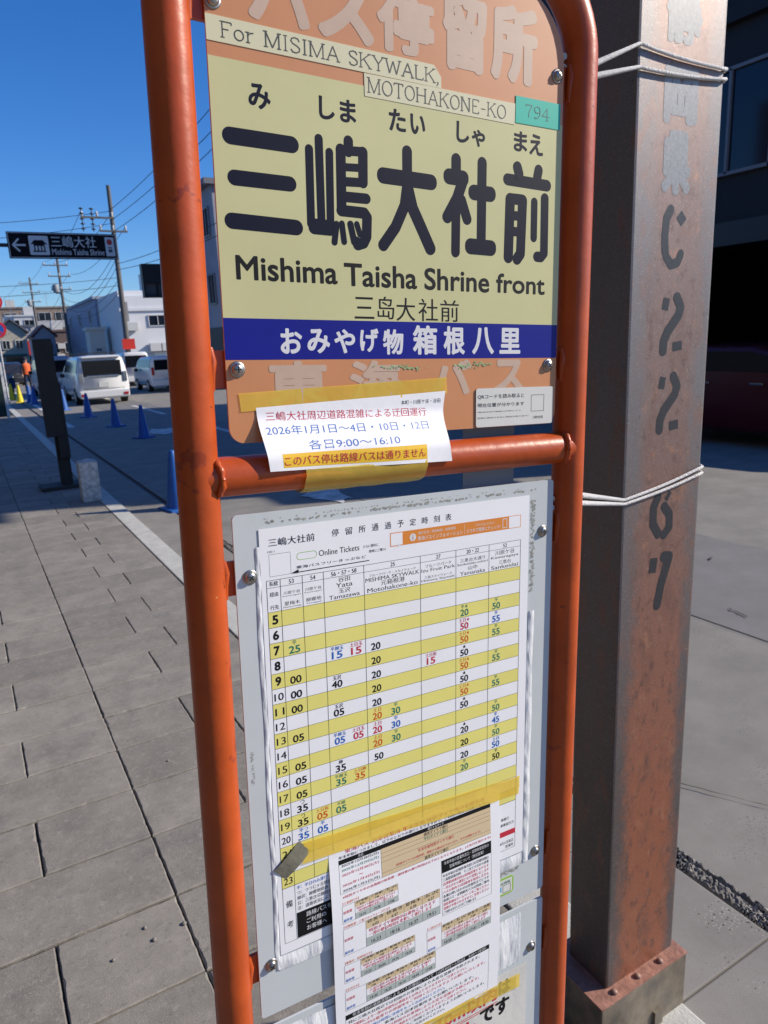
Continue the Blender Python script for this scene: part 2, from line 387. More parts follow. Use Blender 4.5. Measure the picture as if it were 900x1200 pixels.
# crumbling seam between gutter and asphalt
def seam_mat():
    m = ground_mat('seam_rubble', (.17, .16, .145), (.44, .42, .37), (.012, .011, .010), 230, .7); return m
b = MB(); N = 1150; W_ = 18; vs = []; fs = []
for i in range(N):
    yy = -1 + i * .0075; wob = .010 * math.sin(yy * 5.1) + .006 * math.sin(yy * 13 + 1)
    for k in range(W_):
        t = k / (W_ - 1); x = 1.852 + t * .105 + (wob * (1 - abs(2 * t - 1)))
        z = -.024 - .040 * math.exp(-((t - .16 - wob * 2) / .10) ** 2) - .014 * math.exp(-((t - .80 + wob * 3) / .05) ** 2) + random.uniform(-.0065, .0065) * (1 if 0 < k < W_ - 1 else 0)
        vs.append((x, yy, z if 0 < k < W_ - 1 else -.07 if k == 0 else -.033))
for i in range(N - 1):
    for k in range(W_ - 1): a = i * W_ + k; fs.append((a, a + 1, a + W_ + 1, a + W_))
b.add(vs, fs)
tag(b.build('road_seam', seam_mat()), kind='structure')
M_PATCH = mat('smooth_asphalt_patch', (.185, .182, .178), .85, var=.15, vscale=2.5, bump=.15, bscale=500)
b = MB(); b.add([(3.83, -30, -.026), (5.45, -30, -.026), (5.45, 300, -.026), (3.83, 300, -.026)], [(0, 1, 2, 3)])
tag(b.build('road_patch', M_PATCH), kind='structure')
b = MB()
def crack(p0, p1, w, n=16, z=-.018):
    p0, p1 = np.array(p0), np.array(p1); t = nrm(p1 - p0); q = np.array([-t[1], t[0]]); L_ = []; Rr = []; o = 0
    for i in range(n + 1):
        o += random.uniform(-1, 1) * w * 1.2; c = p0 + (p1 - p0) * i / n + q * o; ww = w * random.uniform(.2, 1) * (math.sin(math.pi * i / n) + .15); L_.append((*(c + q * ww), z)); Rr.append((*(c - q * ww), z))
    b.add(L_ + Rr, [(i, i + 1, n + 2 + i, n + 1 + i) for i in range(n)])
for x_ in (3.83, 5.45): crack((x_, -1), (x_ + .01, 5.6), .0018, 60)
crack((4.99, 3.42), (4.94, 3.34), .012); crack((4.12, 2.69), (4.06, 2.52), .012); crack((2.02, 2.1), (2.5, 1.2), .003, 24)
tag(b.build('road_crack', mat('crack_dark', (.03, .03, .03), .9)), kind='structure')
# worn white road paint in the shaded part of the street
M_PAINT = mat('worn_road_paint', (.62, .62, .60), .8, var=.5, vscale=7)
b = MB()
def blot(cx, cy, rx, ry, n=26):
    ph = random.random() * 6
    vs = [(cx + rx * math.cos(a) * (1 + .3 * math.sin(3 * a + ph) + random.uniform(-.2, .2)), cy + ry * math.sin(a) * (1 + .25 * math.sin(5 * a + ph)), -.021) for a in np.linspace(0, 2 * math.pi, n + 1)[:-1]]
    b.add(vs, [list(range(n))])
g_ = gnd(190, 504); blot(g_[0], g_[1], .45, .6)
g_ = gnd(383, 577); blot(g_[0], g_[1], .22, .5)
for k in range(7): 
    b.add([(4.9 - .075 + q * .15, 12 + k * 9 + w * 4.5, -.021) for q, w in ((0, 0), (1, 0), (1, 1), (0, 1))], [(0, 1, 2, 3)])
b.add([(2.15, 19.5, -.021), (2.3, 19.5, -.021), (2.3, 80, -.021), (2.15, 80, -.021)], [(0, 1, 2, 3)])
tag(b.build('road_marking', M_PAINT), kind='structure')
b = MB(); b.bx(11.98, 12.12, -20, 200, -.2, .06, .01)
tag(b.build('far_kerb', M_KERB), kind='structure')
b = MB(); b.add([(12.12, -20, .03), (16, -20, .03), (16, 200, .03), (12.12, 200, .03)], [(0, 1, 2, 3)])
tag(b.build('far_pavement', M_ROAD), kind='structure')

# ------------------------------------------------------------------ buildings
M_GLASS = mat('window_glass', (.012, .018, .03), .07, spec=.35)
M_FRAME = mat('window_frame', (.22, .22, .23), .5)
M_FRAMEW = mat('pale_window_frame', (.55, .55, .56), .5)
def win(par, face, c, w, h, fm=None, depth=.06):
    """a framed window on a -X ('x') or -Y ('y') facade; c is its centre on the wall plane"""
    fr = MB(); t = .06
    if face == 'y':
        for dx, dz, ww, hh in ((0, h / 2, w, t), (0, -h / 2, w, t), (-w / 2, 0, t, h + t), (w / 2, 0, t, h + t), (0, 0, t * .8, h)):
            fr.box((c[0] + dx, c[1] - .03, c[2] + dz), (ww, .09, hh))
    else:
        for dx, dz, ww, hh in ((0, h / 2, w, t), (0, -h / 2, w, t), (-w / 2, 0, t, h + t), (w / 2, 0, t, h + t), (0, 0, t * .8, h)):
            fr.box((c[0] + (.03 if face == 'x2' else -.03), c[1] + dx, c[2] + dz), (.09, ww, hh))
    o = fr.build('window', fm or M_FRAME, par)
    g = MB(); g.box(c, ((w, .03, h) if face == 'y' else (.03, w, h))); g.build('pane', M_GLASS, o); return o

# tall corner building across the street (casts the big shade, its garage bay is dark)
X0 = 12.9
e = empty('corner_building', (X0, 8, 0), label='dark building behind the rusty steel column with an open black garage bay', cat='building')
L = lambda x0, x1, y0, y1, z0, z1: (x0 - X0, x1 - X0, y0 - 8, y1 - 8, z0, z1)
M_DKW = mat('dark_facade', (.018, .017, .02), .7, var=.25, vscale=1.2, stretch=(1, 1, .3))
b = MB(); b.bx(*L(X0, 24, 4.1, 15.9, 3.45, 12.6)); b.bx(*L(X0, 24, 4.1, 5.2, 0, 3.45)); b.bx(*L(X0, 24, 12.8, 15.9, 0, 3.45)); b.bx(*L(20, 24, 5.2, 12.8, 0, 3.45))
b.build('wall', M_DKW, e)
b = MB(); b.bx(*L(X0 - .12, X0, 4.1, 15.9, 3.2, 3.62)); b.build('fascia', mat('fascia_metal', (.03, .03, .033), .45), e)
b = MB(); b.bx(*L(X0 - .16, X0, 4.1, 15.9, 6.95, 7.2)); b.build('ledge', M_DKW, e)
b = MB(); b.bx(*L(X0 - .1, 24.1, 4.0, 16.0, 12.6, 12.85)); b.build('parapet', M_DKW, e)
for k in range(4): win(e, 'x', (-.02, -3.6 + k * 2.35, 5.35), 1.7, 1.75)
for k in range(4): win(e, 'x', (-.02, -3.6 + k * 2.35, 8.9), 1.7, 1.6)

e = empty('shop_or_added_building', (-4.4, -2, 0), label='unseen dark brown building added along the inner edge of the pavement to block sky light', cat='building')  # unseen, added to keep sky light off the column's left side and the pipes
b = MB(); b.bx(-8, 0, -16, 22, 0, 10.5); b.build('wall', mat('added_building_brown', (.05, .042, .036), .7, var=.2, vscale=1), e)  # block of the added unseen building
b = MB(); b.bx(-8.1, .9, -16.1, 22.1, 3.1, 3.3); b.build('canopy', mat('dark_canopy', (.04, .04, .042), .6), e)
for k in range(7): win(e, 'x2', (.02, -13 + k * 5.4, 5.6), 1.8, 1.5); win(e, 'x2', (.02, -13 + k * 5.4, 1.4), 3.2, 2.2)

# row of buildings further along the right side
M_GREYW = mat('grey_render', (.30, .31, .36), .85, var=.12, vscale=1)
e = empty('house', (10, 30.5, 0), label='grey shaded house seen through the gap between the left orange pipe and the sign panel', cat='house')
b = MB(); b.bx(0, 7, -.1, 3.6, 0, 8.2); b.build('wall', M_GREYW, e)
b = MB(); b.bx(-.35, 7.3, -.3, 3.75, 8.2, 8.42); b.build('roof', mat('roof_edge', (.16, .16, .19), .7), e)
for k in range(2): win(e, 'x', (-.01,   .9 + k * 1.7, 6.9), .8, 1.1); win(e, 'x', (-.01,   .9 + k * 1.7, 4.2), .8, 1.2)
b = MB(); b.bx(-.05, .05, .1, 3.3, 0, 2.6); b.build('shutter', mat('dark_shutter', (.02, .02, .022), .6), e)

e = empty('projecting_sign', (8.7, 34.6, 4.1), label='black box sign with lattice panes projecting from behind the left orange pipe', cat='sign')
b = MB(); b.bx(-.95, 1.3, -.2, .2, .0, .10); b.bx(-.95, 1.3, -.2, .2, .62, 1.45); b.bx(-.95, -.85, -.2, .2, .1, .62); b.bx(.25, .33, -.2, .2, .1, .62); b.bx(-.35, -.29, -.2, .2, .1, .62); b.bx(1.2, 1.3, -.2, .2, .1, .62)
b.build('box', mat('black_sign_box', (.012, .012, .014), .5), e)
b = MB(); b.bx(-.85, 1.2, .0, .05, .1, .62); b.build('pane', mat('lattice_pane', (.10, .105, .12), .5), e)

M_WHW = mat('white_render', (.66, .67, .68), .8, var=.05, vscale=.8)
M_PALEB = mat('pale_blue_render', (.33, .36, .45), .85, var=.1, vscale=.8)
e = empty('white_building', (10.6, 55, 0), label='white flat-roofed building with small windows right of the leaning utility pole', cat='building')
b = MB(); b.bx(0, 12, 0, 9, 0, 5.6); b.bx(.0, 5.4, .5, 9, 5.6, 6.0); b.bx(2.6, 3.9, 3, 5, 6.0, 7.5); b.build('wall', M_WHW, e)
b = MB(); b.bx(-.12, 12.1, -.12, .0, 4.55, 4.75); b.build('eave', M_WHW, e)
for x, z, w, h in ((2.5, 3.85, 1.3, .75), (2.6, 1.85, 1.6, .5), (5.3, 3.8, 1.2, .9), (8, 3.8, 1.2, .9)): win(e, 'y', (x, -.01, z), w, h, M_FRAMEW)
b = MB(); b.bx(.7, 2., -.06, .05, 0, 1.55); b.build('door', mat('pale_door', (.45, .46, .47), .6), e)
b = MB(); b.bx(3.2, 3.6, 2.6, 2.9, 5.9, 7.9); b.build('roof_tank', mat('green_tank', (.06, .22, .14), .6), e)

def block(name, label, x0, x1, y0, y1, h, wall, rows=2, cols=4, cat='building', roofcol=None, face='y', wz=1.4, ww=1.2):
    e = empty(name, (x0, y0, 0), label=label, cat=cat)
    b = MB(); b.bx(0, x1 - x0, 0, y1 - y0, 0, h); b.build('wall', wall, e)
    b = MB(); b.bx(-.15, x1 - x0 + .15, -.15, y1 - y0 + .15, h, h + .22); b.build('roof', roofcol or wall, e)
    for r_ in range(rows):
        z = h * (r_ + .6) / rows - .1
        for c in range(cols):
            win(e, 'y', ((x1 - x0) * (c + .5) / cols, -.01, z), ww, wz * .8, M_FRAMEW)
    if face == 'xy':
        for r_ in range(rows):
            for c in range(cols): win(e, 'x', (-.01, (y1 - y0) * (c + .5) / cols, h * (r_ + .6) / rows - .1), ww, wz * .8, M_FRAMEW)
    return e
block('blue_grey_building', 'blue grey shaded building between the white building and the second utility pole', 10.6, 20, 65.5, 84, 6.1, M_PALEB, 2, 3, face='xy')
block('apartment_building', 'long brown apartment block with a strip of dark windows far down the street', 2, 18.2, 122, 134, 8.6, mat('brown_render', (.25, .19, .15), .85, var=.1), 3, 7, wz=1.5, ww=1.7, roofcol=mat('roof_brown', (.22, .17, .14), .8))
block('beige_shed', 'small beige block standing above the roof of the white minivan', 9.0, 10.15, 60.0, 61.8, 3.45, mat('beige_render', (.60, .57, .50), .8), 1, 1, wz=.3, ww=.4, cat='shed')
block('shop_or_added_building', 'pale grey shop beside the dark timber post, far down the street', 4.6, 8.6, 100, 108, 5.2, mat('grey_shop', (.36, .37, .40), .8, var=.1), 2, 3, roofcol=mat('slate_roof', (.10, .11, .13), .7))
block('blue_shop_building', 'light blue shopfront beyond the round signs at the left edge', 1.0, 4.2, 88, 96, 5.4, mat('blue_shop', (.24, .33, .50), .8, var=.1), 2, 3)
block('narrow_building', 'white narrow house under the long brown apartment block', 6.6, 10.2, 112, 118, 7.0, mat('white_house', (.5, .51, .53), .8), 3, 2)
block('brown_house', 'low dark brown house right of the timber post behind the guard', 8.9, 12.5, 92, 98, 4.3, mat('dark_brown_house', (.13, .09, .08), .8), 1, 2, cat='house')
block('office_building', 'pale concrete office at the end of the street behind the dark post', 2.6, 7.5, 140, 150, 8.4, mat('concrete_office', (.40, .39, .38), .8), 3, 4)

M_AC = mat('air_conditioner', (.55, .55, .53), .6); M_PIPE = mat('drain_pipe', (.30, .30, .30), .6); M_RAIL = mat('balcony_rail', (.40, .40, .41), .5)
def clutter(e, w, h, seed, balc=True, d=None):
    rr = random.Random(seed)
    for k in range(max(2, int(w / 2.4))):
        b = MB(); x = rr.uniform(.4, w - .9); z = rr.choice((.35, .62)) * h; b.box((x, -.22, z), (.8, .32, .6), 0, .03); b.build('air_conditioner', M_AC, e)
    for x in (.25, w - .25):
        b = MB(); b.tube([(x, -.07, 0), (x, -.07, h)], .05, 8); b.build('drain_pipe', M_PIPE, e)
    if balc:
        for z in (h * .36, h * .68):
            b = MB(); b.bx(w * .12, w * .88, -.75, 0, z - .12, z); b.bx(w * .12, w * .88, -.75, -.70, z, z + .85); b.build('balcony', M_RAIL, e)
    b = MB(); x = rr.uniform(w * .2, w * .7); b.bx(x, x + 1.2, 1, 2.2, h + .2, h + 1.3); b.build('roof_box', M_AC, e)
    b = MB(); x = rr.uniform(w * .2, w * .8); b.tube([(x, 1, h + .2), (x, 1, h + 2.4)], .025, 6)
    for q in (1.6, 1.9, 2.2): b.tube([(x - .45, 1, h + q), (x + .45, 1, h + q)], .014, 6)
    b.build('antenna', M_PIPE, e)
sid = 3
for ob in list(COL.objects):
    if ob.type == 'EMPTY' and ob.location.y > 50 and ob.get('category') in ('building', 'house'):
        ww = {'white_building': 12}.get(ob.name) or max((c.dimensions.x for c in ob.children if c.name.startswith('wall')), default=4); hh2 = max((c.dimensions.z for c in ob.children if c.name.startswith('wall')), default=5)
        sid += 1; clutter(ob, ww, hh2 if ob.name != 'white_building' else 5.6, sid, ob.name not in ('white_building', 'brown_house', 'blue_shop_building'))
def gable(name, label, x0, x1, y0, y1, h, rise, wall, roof):
    e = empty(name, (x0, y0, 0), label=label, cat='house'); w = x1 - x0
    b = MB(); b.prism([(0, 0), (w, 0), (w, h), (w / 2, h + rise), (0, h)], 'y', 0, y1 - y0); b.build('wall', wall, e)
    b = MB()
    for sg_ in (0, 1):
        xa, xb = (-.25, w / 2) if sg_ == 0 else (w + .25, w / 2)
        b.add([(xa, -.3, h - .1), (xb, -.3, h + rise + .06), (xb, y1 - y0 + .3, h + rise + .06), (xa, y1 - y0 + .3, h - .1), (xa, -.3, h + .04), (xb, -.3, h + rise + .2), (xb, y1 - y0 + .3, h + rise + .2), (xa, y1 - y0 + .3, h + .04)], [(3, 2, 1, 0), (4, 5, 6, 7), (0, 1, 5, 4), (1, 2, 6, 5), (2, 3, 7, 6), (3, 0, 4, 7)])
    b.build('roof', roof, e)
    for x in (w * .28, w * .72): win(e, 'y', (x, -.01, h * .72), w * .25, h * .2, M_FRAMEW)
    b = MB(); b.bx(w * .2, w * .8, -.05, .04, .1, h * .42); b.build('shopfront', M_GLASS, e); b = MB(); b.bx(w * .1, w * .9, -.9, 0, h * .46, h * .50); b.build('awning', mat('awning_green', (.05, .12, .09), .8), e)
gable('gable_house', 'small cream house with a grey gable roof left of the dark signpost', 3.4, 5.9, 76, 82, 3.9, 1.1, mat('cream_wall', (.46, .42, .34), .85, var=.1), mat('grey_tiles', (.12, .125, .14), .7, var=.2, vscale=9))
gable('gable_house', 'small pale house with a rusty red gable roof beside the second utility pole', 7.0, 9.0, 82, 88, 3.6, 1.0, mat('pale_wall', (.42, .43, .45), .85, var=.1), mat('rusty_roof', (.20, .07, .05), .7, var=.2, vscale=9))
gable('gable_house', 'small blue grey house with a dark gable roof under the white house', 5.9, 7.4, 105, 110, 4.4, 1.0, mat('bluegrey_wall', (.25, .29, .36), .85, var=.1), mat('dark_tiles', (.06, .06, .07), .7, var=.2, vscale=9))
def hang_sign(label, x, y, z, w, h, m):
    e = empty('shop_sign', (x, y, z), label=label, cat='sign'); b = MB(); b.box((0, 0, 0), (w, .16, h), 0, .02); b.build('panel', m, e); b = MB(); b.tube([(-w / 2, .1, h * .3), (-w / 2 - .5, .1, h * .3)], .03, 6); b.tube([(-w / 2, .1, -h * .3), (-w / 2 - .5, .1, -h * .3)], .03, 6); b.build('bracket', M_PIPE, e)
hang_sign('tall red upright sign on the far building above the box van', 7.2, 91.7, 2.6, .6, 1.6, mat('red_plate', (.55, .03, .02), .5))
hang_sign('pale upright sign fixed near the brown house far down the street', 8.2, 98.5, 3.6, .5, 1.8, mat('pale_sign', (.6, .6, .58), .5))
hang_sign('small blue sign over the light blue shopfront at the far left', 3.6, 87.6, 3.2, 1.2, .5, mat('blue_sign', (.05, .14, .40), .5))

# ------------------------------------------------------------------ rusty steel column with its base cover
def column_mat():
    m = mat('weathered_steel', (.2, .1, .06), .46, metal=.30, bump=.12, bscale=700, spec=.8); n = m.node_tree.nodes; l = m.node_tree.links; p = n['Principled BSDF']
    tcn = n.new('ShaderNodeTexCoord'); sx = n.new('ShaderNodeSeparateXYZ'); l.new(tcn.outputs['Object'], sx.inputs[0])
    def noise(sc, st=(1, 1, 1), det=8):
        mp = n.new('ShaderNodeMapping'); mp.inputs['Scale'].default_value = st; l.new(tcn.outputs['Object'], mp.inputs[0])
        z = n.new('ShaderNodeTexNoise'); z.inputs['Scale'].default_value = sc; z.inputs['Detail'].default_value = det; z.inputs['Roughness'].default_value = .65; l.new(mp.outputs[0], z.inputs['Vector']); return z.outputs['Fac']
    def math_(op, a, b_):
        k = n.new('ShaderNodeMath'); k.operation = op
        for i, q in enumerate((a, b_)):
            if isinstance(q, (int, float)): k.inputs[i].default_value = q
            else: l.new(q, k.inputs[i])
        return k.outputs[0]
    def rng(s_, a, b_, c=0., d=1.):
        k = n.new('ShaderNodeMapRange'); k.interpolation_type = 'SMOOTHSTEP'; l.new(s_, k.inputs[0])
        for i, q in enumerate((a, b_, c, d)): k.inputs[1 + i].default_value = q
        return k.outputs[0]
    def mix(fa, a, b_):
        k = n.new('ShaderNodeMix'); k.data_type = 'RGBA'; l.new(fa, k.inputs['Factor'])
        for nm, q in (('A', a), ('B', b_)):
            if isinstance(q, tuple): k.inputs[nm].default_value = (*q, 1)
            else: l.new(q, k.inputs[nm])
        return k.outputs['Result']
    ax = math_('ABSOLUTE', math_('ADD', sx.outputs['X'], -.004), 0.)
    wob = math_('ADD', math_('MULTIPLY', math_('ADD', noise(7, (1, 1, .5)), -.5), .10), math_('MULTIPLY', math_('ADD', noise(60, (1, 1, .5)), -.5), .07))
    wid = rng(sx.outputs['Z'], .2, 2.4, .0, .012)
    cen = rng(math_('ADD', math_('ADD', ax, wob), wid), .062, .118, 1., 0.)          # rust shows in the middle of each face
    up = rng(sx.outputs['Z'], .5, 1.75, 0., 1.)
    rust = mix(up, (.32, .108, .05), (.205, .125, .102))
    rust = mix(rng(noise(16, (1, 1, .35)), .48, .68, 0., .75), rust, (.16, .075, .05))
    edge = mix(up, (.088, .073, .068), (.165, .15, .15))
    edge = mix(rng(noise(5, (1, 1, .3)), .35, .7, 0., .6), edge, (.15, .12, .115))
    edge = mix(rng(noise(26, (1, 1, .4)), .50, .66, 0., .55), edge, (.24, .105, .065))
    rust = mix(rng(noise(40, (1, 1, .6)), .52, .64, 0., .7), rust, (.12, .055, .04)); rust = mix(rng(noise(23, (1, 1, .8)), .55, .70, 0., .6), rust, (.42, .19, .10))
    base = mix(cen, edge, rust)
    base = mix(rng(noise(420, det=2), .60, .72, 0., .55), base, (.5, .46, .44))       # pale flecks painted in for grazing sun glints on the rough steel
    base = mix(rng(noise(75), .60, .72, 0., .6), base, (.07, .05, .045))
    l.new(base, p.inputs['Base Color']); return m
PX0, PX1, PY0, PDEP = 1.165, 1.415, 1.020, .13
col = empty('steel_column', ((PX0 + PX1) / 2, PY0 + .125, 0), label='square rusty steel column with stencilled characters behind the orange sign frame', cat='column')
pw = PX1 - PX0
b = MB(); b.bx(-pw / 2, pw / 2, -.125, -.125 + PDEP, .16, 4.6, .006); b.build('shaft', column_mat(), col)
M_BASE = mat('base_cover_paint', (.33, .27, .19), .38, metal=.25, var=.35, vscale=12, bump=.15, bscale=30, vcol=(.13, .115, .095))
cx = (PX0 + PX1) / 2
b = MB(); b.bx(1.114 - cx, 1.429 - cx, -.160, PDEP - .09, -.02, .1705, .002); cov = b.build('base_cover', M_BASE, col)
b = MB(); b.bx(1.112 - cx, 1.431 - cx, -.162, PDEP - .088, .1685, .1725); b.build('collar', mat('collar_rust', (.36, .18, .13), .5, var=.35, vscale=40, bump=.3), col)
for k in range(3):
    b = MB(); b.lathe([(.009, 0), (.009, .004), (.006, .007), (.001, .008)], (-.115 + k * .085, -.142, .1725), 8); b.build('bolt', mat('bolt_rust', (.28, .16, .12), .5), col)
b = MB(); b.bx(.015, .045, -.168, -.160, -.01, .05); b.build('bracket', M_BASE, col)
# stencil: millimetre sheet on the column's front face, u right from its left edge, v down from z = 2.6
def colpt(x, y):
    q = atY(x, y, PY0 - .0004); return np.array([(q[0] - PX0) * 1000, (2.6 - q[2]) * 1000])
M_STEN = mat('stencil_paint', (.022, .025, .03), .40, var=.5, vscale=160, vcol=(.045, .045, .05), spec=.35, bump=.1, bscale=700)
M_STEN_SHEEN = mat('stencil_paint_sheen', (.30, .32, .33), .42, var=.45, vscale=150, vcol=(.17, .16, .16), spec=.8)  # lighter copy of the stencil paint, sun sheen put into its colour
ink = Ink(z=.3)
def st(pts, w, off, sc, m=None, flat=False):
    q = [colpt(off[0] + x / sc, off[1] + y / sc) for x, y in pts]; ink.stroke(q, w / sc * 2.5, m or M_STEN, flat=flat, r=2.)
def sbox(x0, y0, x1, y1, off, sc, m):
    st([((x0 + x1) / 2, y0), ((x0 + x1) / 2, y1)], x1 - x0, off, sc, m, True)
A_ = (670, 0); B_ = (670, 280); C_ = (675, 580); s1 = 3.913
def sten_glyph(ch, bl, tr, m, bold):
    p, q = colpt(*bl), colpt(*tr); ink.text(ch, (p[0], q[1], q[0], p[1]), m, bold)
sten_glyph('静', (780, 47), (826, -8), M_STEN_SHEEN, .05); sten_glyph('岡', (777, 143), (820, 84), M_STEN_SHEEN, .055); sten_glyph('県', (774, 227), (812, 156), M_STEN_SHEEN, .055)
st([(495, 985), (512, 1018)], 34, A_, s1, M_STEN); st([(455, 962), (436, 1000), (428, 1080), (428, 1150)], 32, A_, s1, M_STEN)
st([(428, 30), (433, 80), (455, 118), (485, 108), (500, 70)], 30, B_, s1, M_STEN)
for dx, dy in ((0, 0), (-17, 362)):
    st([(436 + dx, 275 + dy), (428 + dx, 322 + dy)], 30, B_, s1)
    st([(484 + dx, 270 + dy), (500 + dx, 312 + dy), (490 + dx, 350 + dy), (440 + dx, 425 + dy), (422 + dx, 470 + dy), (419 + dx, 512 + dy)], 36, B_, s1)
    st([(484 + dx, 474 + dy), (484 + dx, 508 + dy)], 46, B_, s1)
st([(385, 10), (364, 60), (362, 140), (385, 183)], 36, C_, 4.); st([(412, 186), (437, 150), (438, 90), (415, 55)], 36, C_, 4.); st([(428, 0), (436, 8)], 36, C_, 4.)
st([(366, 300), (358, 362)], 38, C_, 4.); st([(412, 290), (436, 290), (425, 330), (398, 420), (380, 515)], 42, C_, 4.)
for m, bb in ink.b.values():
    bb.v = [(PX0 + p[0] / 1000 - cx, -.125 - p[2] / 1000, 2.6 - p[1] / 1000) for p in bb.v]
    bb.build('stencil_lettering', m, col)

# ------------------------------------------------------------------ bus stop frame
UC, VG = 176., 1664.
T = Fr('bus_stop_sign', UC, VG, 0, 'orange tubular bus stop frame carrying a cream name panel and a white timetable board', 'bus stop')
T.e.location = Vector((T.e.location.x, T.e.location.y, T.e.location.z))
PR = 17.
b = MB(); ZP = -3.5
pts = [(-25, 1690, ZP), (-25, 600, ZP), (-25, -412, ZP)]
for a in np.linspace(0, 90, 12)[1:]: pts.append((55 - 80 * math.cos(R_(a)), -412 - 80 * math.sin(R_(a)), ZP))
for a in np.linspace(90, 0, 12): pts.append((298 + 80 * math.cos(R_(a)), -412 - 80 * math.sin(R_(a)), ZP))
pts += [(378, 600, ZP), (378, 1690, ZP)]
b.tube(pts, PR, 40); T.mesh(b, 'frame', M_ORANGE, fix=True)
b = MB(); b.tube([(-25, -33, ZP), (378, -33, ZP)], 16.6, 40); T.mesh(b, 'crossbar', M_ORANGE, fix=True)
b = MB(); b.tube([(-12, 1250, 0), (365, 1250, 0)], 16.6, 32); T.mesh(b, 'crossbar', M_ORANGE, fix=True)
# lumpy weld beads where the bar meets the legs
for uu, sgn in ((-9.5, 1), (362.5, -1)):
    b = MB(); ring = []
    for k in range(40):
        a = 2 * math.pi * k / 40; off = 1 - math.cos(2 * a)
        ring.append((uu - sgn * (2.2 * (off) + random.uniform(-.5, .5)), -33 + 17.2 * math.sin(a), ZP + 17.2 * math.cos(a)))
    ring.append(ring[0]); b.tube(ring, [random.uniform(2.2, 3.9) for _ in ring[:-1]] + [3.], 8, caps=False); T.mesh(b, 'weld_bead', M_ORANGE, fix=True)
# mounting tabs behind the panels, with their screws
def tabs(v, us):
    for uu in us:
        s_ = -1 if uu < 100 else 1
        b = MB(); x0, x1 = (-12, uu + 9) if s_ < 0 else (uu - 9, 366)
        b.add(slab(rrect(x0, v - 15, x1, v + 15, 4, 4, 4), -6.5, -2.6).v, slab(rrect(x0, v - 15, x1, v + 15, 4, 4, 4), -6.5, -2.6).f)
        T.mesh(b, 'mounting_tab', M_ORANGE, fix=True)
        b = MB(); xx = -9 if s_ < 0 else 362
        b.tube([(xx, v - 17, -1), (xx + .5, v - 6, 0.5), (xx - .4, v + 5, -.3), (xx, v + 17, -1)], [2.4, 4., 3.2, 2.2], 8); T.mesh(b, 'weld_bead', M_ORANGE, fix=True)
def screw(u, v, z, rot=0.):
    b = MB(); prof = [(4.9, 0), (4.9, .9), (4.5, 2.0), (3.4, 3.0), (1.8, 3.5), (.2, 3.6)]
    b.lathe(prof, (u, v, z), 20)
    b.lathe([(6.6, 0), (6.6, .6), (5.2, .8)], (u, v, z - .5), 20)
    o = T.mesh(b, 'screw', M_SCREW, fix=True)
    b = MB(); b.box((u, v, z + 3.2), (5.0, 1.1, 1.0), rot); b.box((u, v, z + 3.21), (5.0, 1.1, 1.0), rot + math.pi / 2); T.mesh(b, 'cross_slot', M_DARK, o, fix=True)
tabs(-120, (11.7, 342)); tabs(-388, (9, 344)); tabs(54.5, (12.5, 340)); tabs(440.5, (12.3, 340.5)); tabs(572, (14, 338)); tabs(770, (14, 338))

# ---- name panel
v_top, v_oc, v_bl0, v_bl1, v_bot = -460., -349., -160.1, -127.4, -60.0
outline = rrect(2.4, v_top, 353, v_bot + 0., 60, 13, 12)
b = slab(outline, -1.2, 1.0); panel = T.mesh(b, 'name_panel', M_PANEL, fix=True)
def clip_poly(poly, va, vb):
    out = []
    n = len(poly)
    def clip(P, f_):
        Q = []
        for i in range(len(P)):
            a, c = P[i], P[(i + 1) % len(P)]; fa, fc = f_(a), f_(c)
            if fa >= 0: Q.append(a)
            if fa * fc < 0: t = fa / (fa - fc); Q.append((a[0] + t * (c[0] - a[0]), a[1] + t * (c[1] - a[1])))
        return Q
    return clip(clip(poly, lambda p: p[1] - va), lambda p: vb - p[1])
inset = rrect(2.55, v_top, 352.85, v_bot, 60, 13, 12)
b = MB(); pl = clip_poly(inset, v_oc, v_bl0); b.add([(p[0], p[1], 1.12) for p in pl], [list(range(len(pl)))]); T.mesh(b, 'cream_field', M_CREAM, panel)
b = MB(); pl = clip_poly(inset, v_bl0, v_bl1); b.add([(p[0], p[1], 1.14) for p in pl], [list(range(len(pl)))]); T.mesh(b, 'blue_field', M_BLUE, panel)
I = Ink(z=1.18)
def box4(Lp, Rp, Tp, Bp, z=0.): return (uv(*Lp, z)[0], uv(*Tp, z)[1], uv(*Rp, z)[0], uv(*Bp, z)[1])
def zb(off, Lx, Ly, Rx, Ry, Tx, Ty, Bx, By, sc=4.):
    f_ = lambda x, y: (off[0] + x / sc, off[1] + y / sc)
    return box4(f_(Lx, Ly), f_(Rx, Ry), f_(Tx, Ty), f_(Bx, By))
za, zb_, zc, zd, ze, zf_ = (160, 0), (370, 0), (520, 0), (200, 280), (380, 280), (520, 280)
# faded top line
cw = 43.
for ch, bl, tr in (('所', (574, 92), (630, 15)), ('留', (518, 79), (570, 0)), ):
    p, q = uv(*bl), uv(*tr); I.text(ch, (p[0], q[1], q[0], p[1]), M_PALE, .045)
ps = uv(517, 77); hh_ = 47.
vb_ = uv(486, 66)[1] + 1; 
for ch, ul, ur in (('停', uv(441, 40)[0], uv(508, 40)[0]), ('ス', uv(372, 40)[0], uv(438, 45)[0]), ('バ', uv(290, 14)[0], uv(366, 20)[0])):
    vv = vb_ if ch == '停' else (uv(376, 38)[1] + 3 if ch == 'ス' else uv(300, 15)[1] + 5)
    I.text(ch, (ul, vv - 46, ur, vv), M_PALE, .045)
